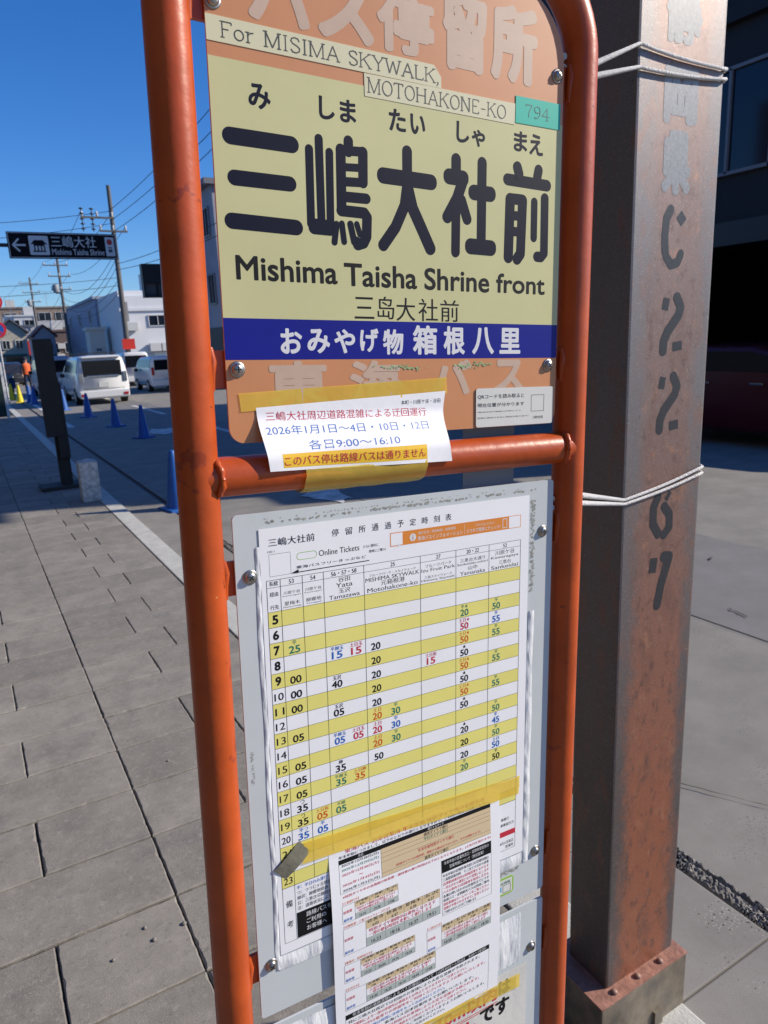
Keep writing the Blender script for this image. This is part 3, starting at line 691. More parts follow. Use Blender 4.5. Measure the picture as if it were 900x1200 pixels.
# furigana
for ch, off, a in (('み', za, (522, 462, 626, 470, 570, 395, 588, 516)), ('し', zb_, (12, 500, 86, 520, 20, 450, 45, 562)), ('ま', zb_, (110, 510, 186, 520, 145, 470, 150, 578)),
                   ('た', zb_, (340, 560, 420, 600, 370, 512, 355, 614)), ('い', zb_, (440, 580, 510, 590, 480, 540, 460, 630)), ('し', zb_, (656, 620, 716, 640, 662, 568, 680, 670)), ('ゃ', zb_, (728, 640, 790, 650, 760, 610, 757, 690)),
                   ('ま', zc, (325, 660, 388, 670, 357, 618, 350, 712)), ('え', zc, (398, 680, 462, 700, 430, 632, 440, 732))):
    I.text(ch, zb(off, *a), M_NAVY, .028)
# big station name, drawn stroke by stroke
def S(off, pts, w, r=None, sc=4.):
    q = [uv(off[0] + x / sc, off[1] + y / sc) for x, y in pts]
    d = np.array(pts[-1], float) - np.array(pts[0], float); d = d / (np.linalg.norm(d) + 1e-9); nn = np.array([-d[1], d[0]]) * w / 2; mid = np.array(pts[len(pts) // 2 - (len(pts) == 2)], float)
    a = uv(off[0] + (mid[0] + nn[0]) / sc, off[1] + (mid[1] + nn[1]) / sc); c = uv(off[0] + (mid[0] - nn[0]) / sc, off[1] + (mid[1] - nn[1]) / sc)
    t = nrm(q[-1] - q[0]); dd = a - c; w_mm = abs(dd[0] * -t[1] + dd[1] * t[0])
    if r is not None:
        q = [q[0] - t * 0 , q[-1]]
    I.stroke(q, w_mm, M_NAVY, r)
S(za, [(436, 637), (724, 680)], 82, 7); S(za, [(458, 834), (716, 864)], 74, 7); S(za, [(446, 1036), (746, 1068)], 76, 7)
S(zb_, [(-34, 700), (-24, 1050)], 38); S(zb_, [(11, 652), (25, 1050)], 38); S(zb_, [(61, 716), (67, 1050)], 36); S(zb_, [(-10, 1062), (66, 1070)], 74, 5)
S(zb_, [(150, 663), (150, 712)], 44); S(zb_, [(114, 702), (119, 985)], 46); S(zb_, [(113, 706), (218, 714)], 46); S(zb_, [(218, 716), (219, 858)], 44); S(zb_, [(115, 784), (219, 790)], 38); S(zb_, [(115, 852), (220, 858)], 44)
S(zb_, [(118, 922), (234, 933)], 50); S(zb_, [(118, 988), (225, 1000), (238, 1020), (236, 1110), (222, 1140), (195, 1148)], 44)
S(zb_, [(95, 1052), (86, 1136)], 28); S(zb_, [(120, 1050), (131, 1134)], 26); S(zb_, [(160, 1052), (178, 1135)], 28); S(zb_, [(190, 1052), (205, 1100)], 24); S(zb_, [(178, 1120), (215, 1140)], 30)
S(zb_, [(313, 824), (538, 856)], 76, 6); S(zb_, [(425, 712), (426, 870)], 46); S(zb_, [(426, 870), (414, 965), (372, 1065), (314, 1150)], 50); S(zb_, [(428, 880), (450, 975), (490, 1065), (534, 1166)], 50)
S(zb_, [(655, 748), (655, 800)], 44); S(zb_, [(622, 828), (688, 838)], 74, 6); S(zb_, [(686, 850), (660, 930), (614, 1018)], 50); S(zb_, [(655, 950), (652, 1182)], 40); S(zb_, [(680, 940), (706, 1028)], 42)
S(zb_, [(777, 765), (772, 1150)], 42); S(zb_, [(738, 903), (816, 912)], 72, 6); S(zb_, [(722, 1155), (818, 1164)], 74, 6)
S(zc, [(342, 785), (350, 818)], 40); S(zc, [(441, 800), (435, 832)], 40); S(zc, [(296, 842), (480, 872)], 56, 6)
S(zc, [(308, 935), (299, 1206)], 44); S(zc, [(308, 932), (362, 938)], 52, 6); S(zc, [(366, 942), (356, 1190), (340, 1214)], 42); S(zc, [(308, 1010), (362, 1016)], 44); S(zc, [(306, 1084), (360, 1090)], 44); 
S(zc, [(421, 948), (418, 1116)], 30); S(zc, [(470, 932), (466, 1188), (452, 1206), (434, 1204)], 36)
# romanised name, simplified Chinese line, souvenir line, operator line
I.text('Mishima', zb(zd, 303, 130, 780, 190, 310, 76, 310, 192), M_BLACK, .02)
I.text('Taisha', zb(ze, 90, 160, 432, 190, 100, 113, 110, 222), M_BLACK, .02)
I.text('Shrine', zb(ze, 466, 190, 770, 220, 480, 136, 480, 240), M_BLACK, .02)
I.text('front', zb(zf_, 242, 210, 470, 220, 262, 162, 262, 254), M_BLACK, .02)
for ch, a in (('三', (138, 330, 232, 325, 185, 272, 185, 376)), ('岛', (246, 330, 326, 330, 285, 270, 285, 378)), ('大', (334, 330, 424, 335, 380, 276, 380, 386)), ('社', (438, 335, 530, 340, 480, 280, 480, 388)), ('前', (540, 340, 628, 340, 580, 286, 580, 390))):
    I.text(ch, zb(ze, *a), M_BLACK, .012)
p, q = uv(295.5, 380), uv(418, 407); I.rect(p[0], p[1], q[0] - 0, q[1] - 4, M_BLUESTRIP, -.06)
for ch, off, a in (('お', zd, (512, 480, 614, 480, 560, 420, 560, 538)), ('み', zd, (638, 480, 744, 490, 690, 422, 690, 536)), ('や', zd, (764, 470, 862, 480, 810, 424, 810, 536)), ('げ', ze, (165, 480, 252, 480, 200, 420, 200, 530)), ('物', ze, (272, 480, 368, 480, 320, 424, 320, 542)),
                   ('箱', ze, (412, 480, 526, 480, 470, 406, 470, 542)), ('根', ze, (556, 480, 656, 480, 605, 410, 605, 542)), ('八', ze, (690, 480, 792, 480, 735, 414, 735, 540)), ('里', zf_, (258, 480, 356, 480, 310, 418, 310, 538))):
    I.text(ch, zb(off, *a), M_WHITELET, .03)
vt, vb2 = v_bl1 + 1.2, v_bl1 + 49
for ch, Lx, Rx in (('東', 313, 384), ('海', 409, 470), ('バ', 504, 552), ('ス', 578, 613)):
    I.text(ch, (uv(Lx, 440)[0], vt, uv(Rx, 440)[0], vt + (37 if ch in '東海' else 33)), M_PALE, .04)
I.build(T, panel)
# greenish glue residue near the operator line
b = MB()
for (x, y, rx, ry) in ((465, 430, 28, 2.2), (545, 429, 12, 3.5), (562, 427, 14, 2.6), (480, 431, 20, 1.8)):
    for k in range(26):
        uu, vv = uv(x + random.gauss(0, rx * .5), y + random.gauss(0, ry * .5)); s_ = random.uniform(.4, 1.3)
        b.add([(uu + s_ * math.cos(a) * random.uniform(.6, 1.6), vv + s_ * .7 * math.sin(a), 1.5 + .002 * k) for a in np.linspace(0, 6.28, 7)[:-1]], [list(range(6))])
T.mesh(b, 'glue_residue', mat('green_residue', (.34, .50, .24), .8, var=.4, vscale=90), panel)

# serif stroke lettering for the label tapes
SER = {  # glyph: (advance, strokes, serifs) on a unit box, y up
 'F': (.62, [[(.12, 0), (.12, 1)], [(.12, 1), (.56, 1)], [(.12, .52), (.42, .52)], [(.56, 1), (.56, .84)]], [(.12, 0), (.12, 1)]),
 'o': (.58, ['o'], []), 'r': (.48, [[(.14, 0), (.14, .66)], [(.14, .45), (.26, .62), (.40, .66)]], [(.14, 0), (.12, .66)]),
 'M': (.92, [[(.12, 0), (.12, 1)], [(.12, 1), (.45, 0)], [(.45, 0), (.78, 1)], [(.78, 1), (.78, 0)]], [(.12, 0), (.10, 1), (.78, 0), (.80, 1)]),
 'I': (.38, [[(.19, 0), (.19, 1)]], [(.19, 0), (.19, 1)]),
 'S': (.62, [[(.52, .80), (.46, .95), (.30, 1.0), (.14, .92), (.10, .76), (.18, .60), (.42, .46), (.54, .32), (.52, .12), (.36, 0), (.18, .02), (.10, .18)]], []),
 'A': (.80, [[(.10, 0), (.40, 1)], [(.40, 1), (.70, 0)], [(.22, .36), (.58, .36)]], [(.10, 0), (.70, 0)]),
 'K': (.76, [[(.12, 0), (.12, 1)], [(.62, 1), (.12, .42)], [(.30, .60), (.66, 0)]], [(.12, 0), (.12, 1), (.62, 1), (.66, 0)]),
 'Y': (.76, [[(.10, 1), (.38, .48)], [(.66, 1), (.38, .48)], [(.38, .48), (.38, 0)]], [(.10, 1), (.66, 1), (.38, 0)]),
 'W': (.98, [[(.08, 1), (.28, 0)], [(.28, 0), (.49, .9)], [(.49, .9), (.70, 0)], [(.70, 0), (.90, 1)]], [(.08, 1), (.90, 1)]),
 'L': (.62, [[(.12, 0), (.12, 1)], [(.12, 0), (.55, 0)], [(.55, 0), (.56, .18)]], [(.12, 1)]),
 ',': (.30, [[(.10, .08), (.14, 0), (.06, -.18)]], []), 'O': (.78, ['O'], []),
 'T': (.70, [[(.35, 0), (.35, 1)], [(.06, 1), (.64, 1)], [(.06, 1), (.06, .84)], [(.64, 1), (.64, .84)]], [(.35, 0)]),
 'H': (.80, [[(.12, 0), (.12, 1)], [(.66, 0), (.66, 1)], [(.12, .5), (.66, .5)]], [(.12, 0), (.12, 1), (.66, 0), (.66, 1)]),
 'N': (.80, [[(.12, 0), (.12, 1)], [(.12, 1), (.66, 0)], [(.66, 0), (.66, 1)]], [(.12, 0), (.12, 1), (.66, 1)]),
 'E': (.64, [[(.12, 0), (.12, 1)], [(.12, 1), (.55, 1)], [(.12, .52), (.42, .52)], [(.12, 0), (.56, 0)], [(.55, 1), (.55, .86)], [(.56, 0), (.56, .16)]], []),
 '-': (.52, [[(.10, .42), (.42, .42)]], []), ' ': (.42, [], []),
 '7': (.60, [[(.08, 1), (.52, 1), (.30, .45), (.26, 0)], [(.08, 1), (.08, .84)]], []),
 '9': (.60, [[(.50, .72), (.44, .92), (.28, 1), (.12, .88), (.09, .68), (.18, .50), (.34, .47), (.49, .60), (.50, .72), (.48, .35), (.36, .08), (.20, 0), (.10, .08)]], []),
 '4': (.62, [[(.42, 0), (.42, 1), (.06, .32), (.56, .32)]], [(.42, 0)])}
def serif(I, body, u0, u1, v_base, h, m, w):
    adv = sum(SER[c][0] for c in body); k = (u1 - u0) / adv; x = u0
    for c in body:
        a, strokes, ser = SER[c]; g = lambda p: (x + p[0] * k, v_base - p[1] * h)
        for s_ in strokes:
            if s_ in ('o', 'O'):
                cx_, cy_, rx, ry = (.29, .33, .22, .33) if s_ == 'o' else (.39, .5, .31, .5)
                s_ = [(cx_ + rx * math.cos(t), cy_ + ry * math.sin(t)) for t in np.linspace(0, 2 * math.pi, 19)]
            I.stroke([g(p) for p in s_], w, m, flat=len(s_) == 2)
        for p in ser: q = g(p); I.stroke([(q[0] - .10 * k, q[1]), (q[0] + .10 * k, q[1])], w * .8, m, flat=True)
        x += a * k
tp = slab([(2.2, -376.6), (203, -376.6), (210.5, -368), (210.5, -359.2), (2.4, -359.0)], 1.05, 1.5); t1 = T.mesh(tp, 'label_tape', M_TAPE_LBL, panel)
tp = slab([(133.8, -358.6), (293.6, -359.6), (293.2, -341.4), (134.2, -341.2)], 1.05, 1.45); t2 = T.mesh(tp, 'label_tape', M_TAPE_LBL, panel)
tp = slab([(294.2, -366.6), (349.5, -367.2), (349.5, -344.2), (294.2, -343.4)], 1.05, 1.6); t3 = T.mesh(tp, 'label_tape', M_TEAL, panel); t3['label'] = 'teal green label tape printed 794'
I = Ink(z=1.62); M_TXT = mat('label_print', (.045, .045, .04), .5)
serif(I, 'For MISIMA SKYWALK,', uv(257, 40)[0], uv(516, 98)[0] - .5, -362.6, 10.6, M_TXT, .85); I.build(T, t1)
I = Ink(z=1.58); serif(I, 'MOTOHAKONE-KO', uv(429, 100)[0], uv(592.5, 137)[0], -344.6, 11.2, M_TXT, .75); I.build(T, t2)
I = Ink(z=1.72); serif(I, '794', uv(614, 130)[0], uv(643, 135)[0], -350.2, 10.6, mat('teal_print', (.02, .14, .11), .5), .8); I.build(T, t3)
for u_, v_ in ((11.7, -119.8), (341.8, -119.8), (344.6, -391.4), (8.5, -386.6)): screw(u_, v_, 1.6, random.random())

# ---- timetable board and the board under it
b = slab(rrect(0, 0, 354, 495, 3, 3, 3), -1.2, 1.2); plate = T.mesh(b, 'timetable_board', M_PLATE, fix=True)
b = slab(rrect(0, 508.5, 354.5, 905, 3, 3, 3), -1.2, 1.2); lower = T.mesh(b, 'lower_board', M_PLATE, fix=True)
for u_, v_ in ((12.7, 54.4), (339.8, 54.8), (12.3, 439.5), (340.7, 441), (337.7, 570), (14, 770), (338, 770)): screw(u_, v_, 1.8, random.random())
# dry glue flecks where older notices were peeled off
b = MB()
def fleck(u0, v0, u1, v1, n, z=1.35, smin=.3, smax=1.4):
    for k in range(n):
        uu, vv = random.uniform(u0, u1), random.uniform(v0, v1); s_ = random.uniform(smin, smax)
        b.add([(uu + s_ * math.cos(a) * random.uniform(.5, 1.7), vv + s_ * math.sin(a), z + .0006 * k) for a in np.linspace(0, 6.28, 8)[:-1]], [list(range(7))])
fleck(20, 8, 330, 9.5, 130); fleck(28, 5, 330, 6, 60, smax=.7); fleck(323, 20, 329, 120, 160); fleck(60, 436, 200, 445, 260, smax=2.2); fleck(4, 215, 7, 250, 40, smax=.9); fleck(270, 448, 315, 456, 120, smax=2)
T.mesh(b, 'glue_residue', M_GLUE, plate)
# white vinyl sleeve edges round the timetable: rippled strips
def ripple(u0, v0, u1, v1, amp, n, m, z=1.6, along='v'):
    b = MB(); K = 6; vs = []; fs = []
    for i in range(n + 1):
        t = i / n
        for k in range(K + 1):
            q = k / K
            if along == 'v': uu, vv = u0 + (u1 - u0) * q + 1.0 * math.sin(t * 17 + 1) * .6, v0 + (v1 - v0) * t
            else: uu, vv = u0 + (u1 - u0) * t, v0 + (v1 - v0) * q + .8 * math.sin(t * 15)
            vs.append((uu, vv, z + amp * math.sin(q * math.pi) * (1.0 + .55 * math.sin(t * n * .55 + 2 * math.sin(t * 9)) + random.uniform(-.2, .2))))
    for i in range(n):
        for k in range(K): a = i * (K + 1) + k; fs.append((a, a + 1, a + K + 2, a + K + 1))
    b.add(vs, fs, 0, True); T.mesh(b, 'vinyl_strip', m, plate)
ripple(17.5, 29, 22.3, 448, .5, 150, M_SLEEVE); ripple(321.5, 142, 330, 449, .7, 130, M_SLEEVE); ripple(20, 434.5, 320, 450, .6, 60, M_SLEEVE, along='u')
# green edged sticker low on the right of the timetable board
p = rrect(255, 459, 309, 482, 5, 5, 6); b = slab(p, 1.25, 1.5); stk = T.mesh(b, 'green_sticker', M_GREENEDGE, plate)
I = Ink(z=1.6); I.rect(257.5, 461.5, 306.5, 479.5, M_CARD); I.rect(278, 469.5, 291, 476, M_SKYBLUE, .1); I.frame(293, 468.5, 304.5, 478.5, .6, M_GREYINK, .1); I.rect(262, 474, 280, 478, M_GREENEDGE, .15); I.line('バスの接近情報', 271, 467.5, 3.6, M_GREENINK, .01, width=33, dz=.2); I.build(T, stk, 'printing')

# ---- A3 timetable sheet (thing) in its own frame on the board
TT = Fr('timetable_sheet', 170, 433, 1.5, 'white printed bus timetable with yellow striped hour rows on the board', 'timetable')
def paper(fr, u0, v0, u1, v1, z0, name, m, zf=None, n=24, thick=.25):
    b = MB(); vs = []; fs = []
    for j in range(n + 1):
        for i in range(n + 1):
            uu, vv = u0 + (u1 - u0) * i / n, v0 + (v1 - v0) * j / n; vs.append((uu, vv, (zf(uu, vv) if zf else 0) + z0))
    K = len(vs); vs += [(p[0], p[1], p[2] - thick) for p in vs]
    for j in range(n):
        for i in range(n):
            a = j * (n + 1) + i; fs.append((a, a + 1, a + n + 2, a + n + 1)); fs.append((K + a + n + 1, K + a + n + 2, K + a + 1, K + a))
    for i in range(n):
        fs += [(i, K + i, K + i + 1, i + 1), (n * (n + 1) + i, n * (n + 1) + i + 1, K + n * (n + 1) + i + 1, K + n * (n + 1) + i), (i * (n + 1), (i + 1) * (n + 1), K + (i + 1) * (n + 1), K + i * (n + 1)), (i * (n + 1) + n, K + i * (n + 1) + n, K + (i + 1) * (n + 1) + n, (i + 1) * (n + 1) + n)]
    b.add(vs, fs, 0, False); return fr.mesh(b, name, m)
ttz = lambda u_, v_: .3
sheet = paper(TT, 22, 13.8, 320.5, 433.5, 1.7, 'paper', M_PAPER, ttz)
I = Ink(z=1.73, zf=ttz)
I.line('三嶋大社前', 30.2, 30.2, 7.2, M_BLACK, .012, width=43.5)
for k, ch in enumerate('停留所通過予定時刻表'): I.line(ch, 94 + k * 13.7, 28.8, 6.8, M_BLACK, .006, align='c', width=7.0)
I.line('1101-1', 29, 35.6, 2., M_GREYINK); I.frame(30, 37.0, 50, 57, .3, M_GREYINK)
I.text('Online Tickets', (77, 39.5, 118, 45.2), M_BLACK, .018)
pl = rrect(56, 39.2, 75, 45.6, 3, 3, 5); 
for a, c in zip(pl, pl[1:] + pl[:1]): I.stroke([a, c], .5, M_GREENEDGE, flat=True)
I.line('東海バスフリーきっぷなど', 55, 53.4, 2.8, M_BLACK, .012, width=70); I.line('さらに便利に', 122, 43.8, 2.8, M_BLACK, width=16); I.line('簡単にご購入!', 128, 49.0, 2.8, M_BLACK, width=18)
I.stroke([(53, 56.5), (128, 56.2)], .8, M_BLACK, flat=True); I.put(M_BLACK, [(50, 56.5), (57, 53.8), (57, 57.2)], [(0, 1, 2)], .3)
I.rect(150.7, 33.2, 309.2, 46.6, M_ORBAN, .02); I.rect(151.6, 34, 164.4, 45.8, M_PAPER, .05); I.rect(293.5, 33.8, 308.4, 46, M_PAPER, .05)
I.put(M_WHITELET, [(176 + 3.6 * math.cos(a), 40.4 + 3.8 * math.sin(a)) for a in np.linspace(0, 6.28, 19)[:-1]], [list(range(18))], .06); I.line('i', 176, 43.2, 5.2, M_ORINK, .03, align='c', dz=.1)
I.line('運行状況・時刻検索・経路情報', 182, 38.6, 2.8, M_WHITELET, width=44, dz=.06); I.line('東海バスインフォメーション', 181.5, 44.6, 4.4, M_WHITELET, .012, width=53, dz=.06)
I.line('アクセスはこちらから', 262, 38.8, 2.6, M_WHITELET, width=24, align='c', dz=.06); I.line('スマホで簡単にチェック!', 239, 44.6, 4.2, M_WHITELET, .012, width=43, dz=.06); I.rect(236.6, 35, 236.9, 45, M_WHITELET, .06); I.frame(285, 35, 291, 45, .7, M_WHITELET, .06)
I.put(M_WHITELET, [(159, 48.2), (159, 45), (163, 45)], [(0, 1, 2)], .08)
colx = [26.8, 39.4, 60.2, 80.8, 122.1, 184.2, 226.4, 267.9, 309.4]; R0, RP = 89.0, 14.43
for i in range(0, 19, 2): I.rect(colx[0], R0 + i * RP, colx[-1], R0 + (i + 1) * RP, M_YROW, .03)
for i in range(20): I.rect(colx[0], R0 + i * RP - .17, colx[-1], R0 + i * RP + .17, M_BLACK, .06)
I.rect(colx[0], 60.0, colx[-1], 60.35, M_BLACK, .06); I.rect(colx[0], 66.7, colx[-1], 67.0, M_BLACK, .06)
for x in colx: I.rect(x - .2, 60, x + .2, R0 + 19 * RP, M_BLACK, .09)
for k, t in enumerate(('53', '54', '56・57・58', '25', '27', '20・22', '52')):
    I.line(t, (colx[1 + k] + colx[2 + k]) / 2, 65.6, 4.0, M_BLACK, .0, align='c')
I.line('系統', 33.2, 65.4, 4.4, M_BLACK, .01, align='c'); I.line('経由', 33.2, 75, 4.2, M_BLACK, 0, align='c'); I.line('行先', 33.2, 87, 4.2, M_BLACK, 0, align='c')
for k, rows in enumerate(([('川原ケ谷', 4, 'Kawaragaya', 2.0), ('夏梅木', 5, 'Natsumegi', 2.2)], [('川原ケ谷', 4, 'Kawaragaya', 2.0), ('柳郷地', 5, 'Yanagoji', 2.2)], [('谷田', 6.2, 'Yata', 5.0), ('玉沢', 6.2, 'Tamazawa', 4.6)],
                        [('フルーツパーク・スカイウォーク', 3.4, 'MISHIMA SKYWALK', 4.6), ('元箱根港', 6.6, 'Motohakone-ko', 5.0)], [('フルーツパーク', 4.4, 'Izu Fruit Park', 4.), ('三島スカイウォーク', 3.6, 'Mishima Skywalk', 3.4)],
                        [('三恵台大通り', 5.2, 'Sankeidai-odori', 3.), ('山中', 5.8, 'Yamanaka', 4.6)], [('川原ケ谷', 6.4, 'Kawaragaya', 4.2), ('三恵台', 5.4, 'Sankeidai', 4.6)])):
    x0, x1 = colx[1 + k], colx[2 + k]; cw_ = x1 - x0; cx_ = (x0 + x1) / 2
    for (jt, jh, en, eh), vb in zip(rows, (77.4, 87.8)):
        jw = min(cw_ - 2, jh * len(jt) * 1.0); ew = min(cw_ - 2.2, eh * len(en) * .86)
        I.text(jt, (cx_ - jw / 2, vb - eh - .7 - jh * .78 + (.5), cx_ + jw / 2, vb - eh - .2), M_BLACK, .016); I.text(en, (cx_ - ew / 2, vb - eh + .5, cx_ + ew / 2, vb), M_BLACK, .016)
for h in range(5, 24):
    vb = R0 + (h - 5) * RP + 11.6
    I.line(str(h), 33.2, vb, 8.6 if h < 10 else 7.4, M_BLACK, .035 if h < 10 else .018, align='c', width=5.6 if h < 10 else 9.0)
K_, G_, B__, Rd, Or = M_BLACK, M_GREENINK, M_BLUEINK, M_RED, M_ORINK
TM = [(50, 7, '25', G_, '平'), (50, 9, '00', K_, ''), (50, 10, '00', K_, ''), (50, 11, '00', K_, ''), (50, 13, '05', K_, ''), (51, 15, '05', K_, ''), (51, 16, '05', K_, ''), (51, 17, '05', K_, ''), (51, 18, '35', K_, 'つ'), (51, 19, '35', K_, 'つ'), (51, 20, '35', B__, '平つ'),
      (71, 19, '05', Or, '土日祝'), (71, 20, '05', B__, '平'),
      (92, 8, '15', B__, '平柳玉'), (112, 8, '15', Rd, '土日玉'), (91, 10, '40', K_, '玉沢'), (92, 12, '05', K_, '玉沢'), (92, 14, '05', B__, '平柳玉'), (112, 14, '05', Rd, '土日玉'), (92, 16, '35', K_, '柳'), (92, 17, '35', G_, '平柳玉'), (112.5, 17, '35', Or, '土日柳'), (91, 19, '05', G_, '平柳'),
      (133, 8, '20', K_, ''), (133, 9, '20', K_, ''), (133, 10, '20', K_, ''), (133, 11, '20', K_, ''), (133, 12, '20', K_, ''), (133, 13, '20', Or, '土日'), (154, 13, '30', G_, '平'), (133, 14, '20', Rd, '土日'), (154, 14, '30', B__, '平'), (133, 15, '20', Or, '土日'), (154, 15, '30', G_, '平'), (134, 16, '50', K_, ''),
      (196, 10, '15', Rd, '土日祝'),
      (237, 7, '20', G_, '平★'), (237, 8, '50', Rd, '土日★'), (237, 9, '50', Or, '土日★'), (237, 10, '50', K_, '★'), (237, 11, '50', Or, '土日★'), (237, 12, '50', K_, '★'), (237, 13, '50', Or, '土日★'), (237, 14, '50', K_, '★'), (237.5, 16, '20', K_, '★'), (237.5, 17, '20', K_, ''), (237.5, 18, '20', K_, ''), (237.5, 19, '20', G_, '平'),
      (278, 7, '50', G_, '平'), (278, 8, '55', B__, '平'), (278, 9, '55', G_, '平'), (278.5, 11, '55', G_, '平'), (278.5, 13, '55', G_, '平'), (279, 15, '50', G_, '平'), (279, 16, '45', B__, '平'), (279.5, 17, '50', G_, '平'), (279.5, 18, '50', B__, '土日'), (280, 19, '50', K_, '平')]
for cu, h, t, m, sup in TM:
    vb = R0 + (h - 5) * RP + 13.0
    I.line(t, cu, vb, 7.2, m, .021, align='c', width=11.0 if cu < 120 else 10.2)
    if sup: I.line(sup, cu, vb - 8.0, 4.2, m, .012, align='c', width=min(15, 4.4 * len(sup)))
# remarks box
V23 = R0 + 19 * RP
I.frame(26.8, V23, 309.4, 422.8, .35, M_BLACK, .06); I.rect(39.2, V23, 39.55, 422.8, M_BLACK, .06)
I.line('備', 33.2, 385, 7.4, K_, .01, align='c'); I.line('考', 33.2, 407, 7.4, K_, .01, align='c')
for k, (t, m) in enumerate((('平：平日のみ運行　土日祝：土日祝日のみ運行', B__), ('つ：つつじヶ丘経由', K_), ('柳沢：柳郷地経由　玉：玉沢経由', K_), ('公：三恵台公園経由', K_), ('注：道路状況により遅れることがあります', K_))):
    I.line(t, 41.5, 369.6 + k * 5.6, 4.2, m, 0, sx=.9)
I.rect(40.2, 394.4, 150, 422, M_BLACK, .09)
for k, t in enumerate(('路線バスを', 'ご利用の', 'お客様へ')): I.line(t, 50, 402.6 + k * 7.6, 5.6, M_WHITELET, .012, dz=.12)
I.line('車庫行', 300, 385, 4., K_, align='r'); I.line('車庫前行き', 307, 392, 4., K_, align='r'); I.rect(270, 398.5, 309.2, 405, M_RED, .09); I.line('10月1日改正', 307, 415, 4., K_, align='r'); I.line('営業所', 307, 420.6, 4., K_, align='r')
I.build(TT, sheet, 'printing')

# ---- holiday schedule notice (A4, taped over the timetable, its foot hanging free)
NT = Fr('schedule_notice', 180, 598, 4, 'white holiday schedule notice with red and black print taped over the timetable', 'notice')
def nz(u_, v_):
    t = min(1, max(0, (v_ - 350) / 245)); return 2.2 + 2.4 * t + 3.2 * math.sin(math.pi * t) + 1.0 * math.sin((u_ - 75) * .018) * t + .8 * math.sin(v_ * .035) * max(0, 1 - (u_ - 75) / 60)
nsheet = paper(NT, 75.5, 342.8, 285, 598, .3, 'paper', M_PAPER, nz, 30)
I = Ink(z=.36, zf=nz); U0 = 85.6; U1 = 272.4
def para(lines, u, v, h, dv, width=None):
    for k, (t, m) in enumerate(lines): I.line(t, u, v + k * dv, h, m, .004, width=width)
I.line('東海バス 沼津営業所 年末年始 特別ダイヤ等のお知らせ', 93, 350.0, 5.2, M_RED, .014, width=172)
I.line('年末年始につきまして、以下のとおりの運行となりますので、ご利用の際はご注意ください。', 86, 354.4, 3.4, M_BLACK, .014, width=185)
I.rect(U0, 355.2, U1, 359.8, M_BLACK, .02); I.line('月日', 110, 359, 3., M_WHITELET, align='c', dz=.05); I.line('運行するダイヤ', 200, 359, 3., M_WHITELET, align='c', dz=.05)
I.rect(133, 359.8, U1, 391.4, M_TAN, .02); I.frame(U0, 359.8, 133.2, 391.4, .25, M_BLACK, .03)
for k, vv in enumerate((364.6, 369.4, 374.4, 386.6, 391.2)): I.rect(133, vv, U1, vv + .25, M_BLACK, .04)
for vv, t, m in ((364, '2025年12月28日(日)', K_), (368.8, '2025年12月29日(月)', G_), (374, '2025年12月30日(火)', Rd), (378.2, '～', Rd), (385, '2026年1月4日(日)', Rd), (390.6, '2026年1月5日(月)', K_)):
    I.line(t, 109.5, vv, 3.7 if t != '～' else 1.5, m, .006, align='c', width=42 if len(t) > 3 else None)
for vv, t, m in ((364, '通常ダイヤで運行', K_), (368.9, '平日ダイヤで運行', G_), (379.0, '年末年始特別ダイヤで運行', Rd), (390.8, '通常ダイヤで運行', K_)): I.line(t, 200, vv, 3.9, m, .016, align='c')
I.line('(特別ダイヤでの運休便、運転する便は以下のとおり、または運転士まで)', 150, 385.4, 3.2, M_RED, .012, width=108)
I.line('※特別ダイヤ中の各路線の始発便・最終便の運行時刻は以下のとおりとなります。(土休日を除きます)', 88, 397.4, 3.6, M_RED, .012, width=184)
def table(u0, v0, u1, v1, head, seed, vcols, title=True):
    rr = random.Random(seed); hh = (v1 - v0) / 3
    if title: I.line(head, u0 + 1, v0 - 1, 3.2, Or, .004)
    I.rect(u0 + (u1 - u0) * .22, v0, u1, v0 + hh, M_TAN, .02); I.rect(u0 + (u1 - u0) * .22, v0 + 2 * hh, u1, v1, M_SHADEPRINT, .02); I.frame(u0, v0, u1, v1, .25, K_, .03)
    I.line('始発便', u0 + 1.2, v0 + hh * 1.4, 3.4, Rd, .01); I.line('最終便', u0 + 1.2, v1 - 1.5, 3.4, B__, .01)
    for k in range(1, vcols): x = u0 + (u1 - u0) * (.22 + .78 * (k - 1) / max(1, vcols - 1)); I.rect(x, v0, x + .25, v1, K_, .04)
    for k in range(vcols - 1):
        x = u0 + (u1 - u0) * (.22 + .78 * (k + .5) / (vcols - 1)); w = (u1 - u0) * .78 / (vcols - 1) * .86
        I.line(rr.choice(['三島駅', '沼津駅', '元箱根港', '大場駅', '夏梅木', '玉沢', '修善寺']), x, v0 + hh * .42, hh * .42, K_, .014, align='c', width=w); I.line('%d:%02d' % (rr.randint(6, 8), rr.randint(0, 59)), x, v0 + hh * .92, hh * .34, K_, .004, align='c')
        I.line('%d:%02d' % (rr.randint(16, 20), rr.randint(0, 59)), x, v1 - hh * .2, hh * .42, K_, .004, align='c')
    I.line(rr.choice(['上記以外の便は土休日ダイヤで運行', '特別ダイヤ期間中は運休となります']), u0 + (u1 - u0) * .25, v0 + hh * 1.48, hh * .42, Rd, .014, width=(u1 - u0) * .70)
    I.line('一部の便は時刻を変更して運行します', u0 + (u1 - u0) * .25, v0 + hh * 1.95, hh * .42, Rd, .014, width=(u1 - u0) * .66)
table(86.5, 405, 151.2, 424.5, '【三島駅行き】', 1, 4); table(86.5, 431.2, 202.7, 461.5, '【元箱根港・三島スカイウォーク行き】', 2, 5)
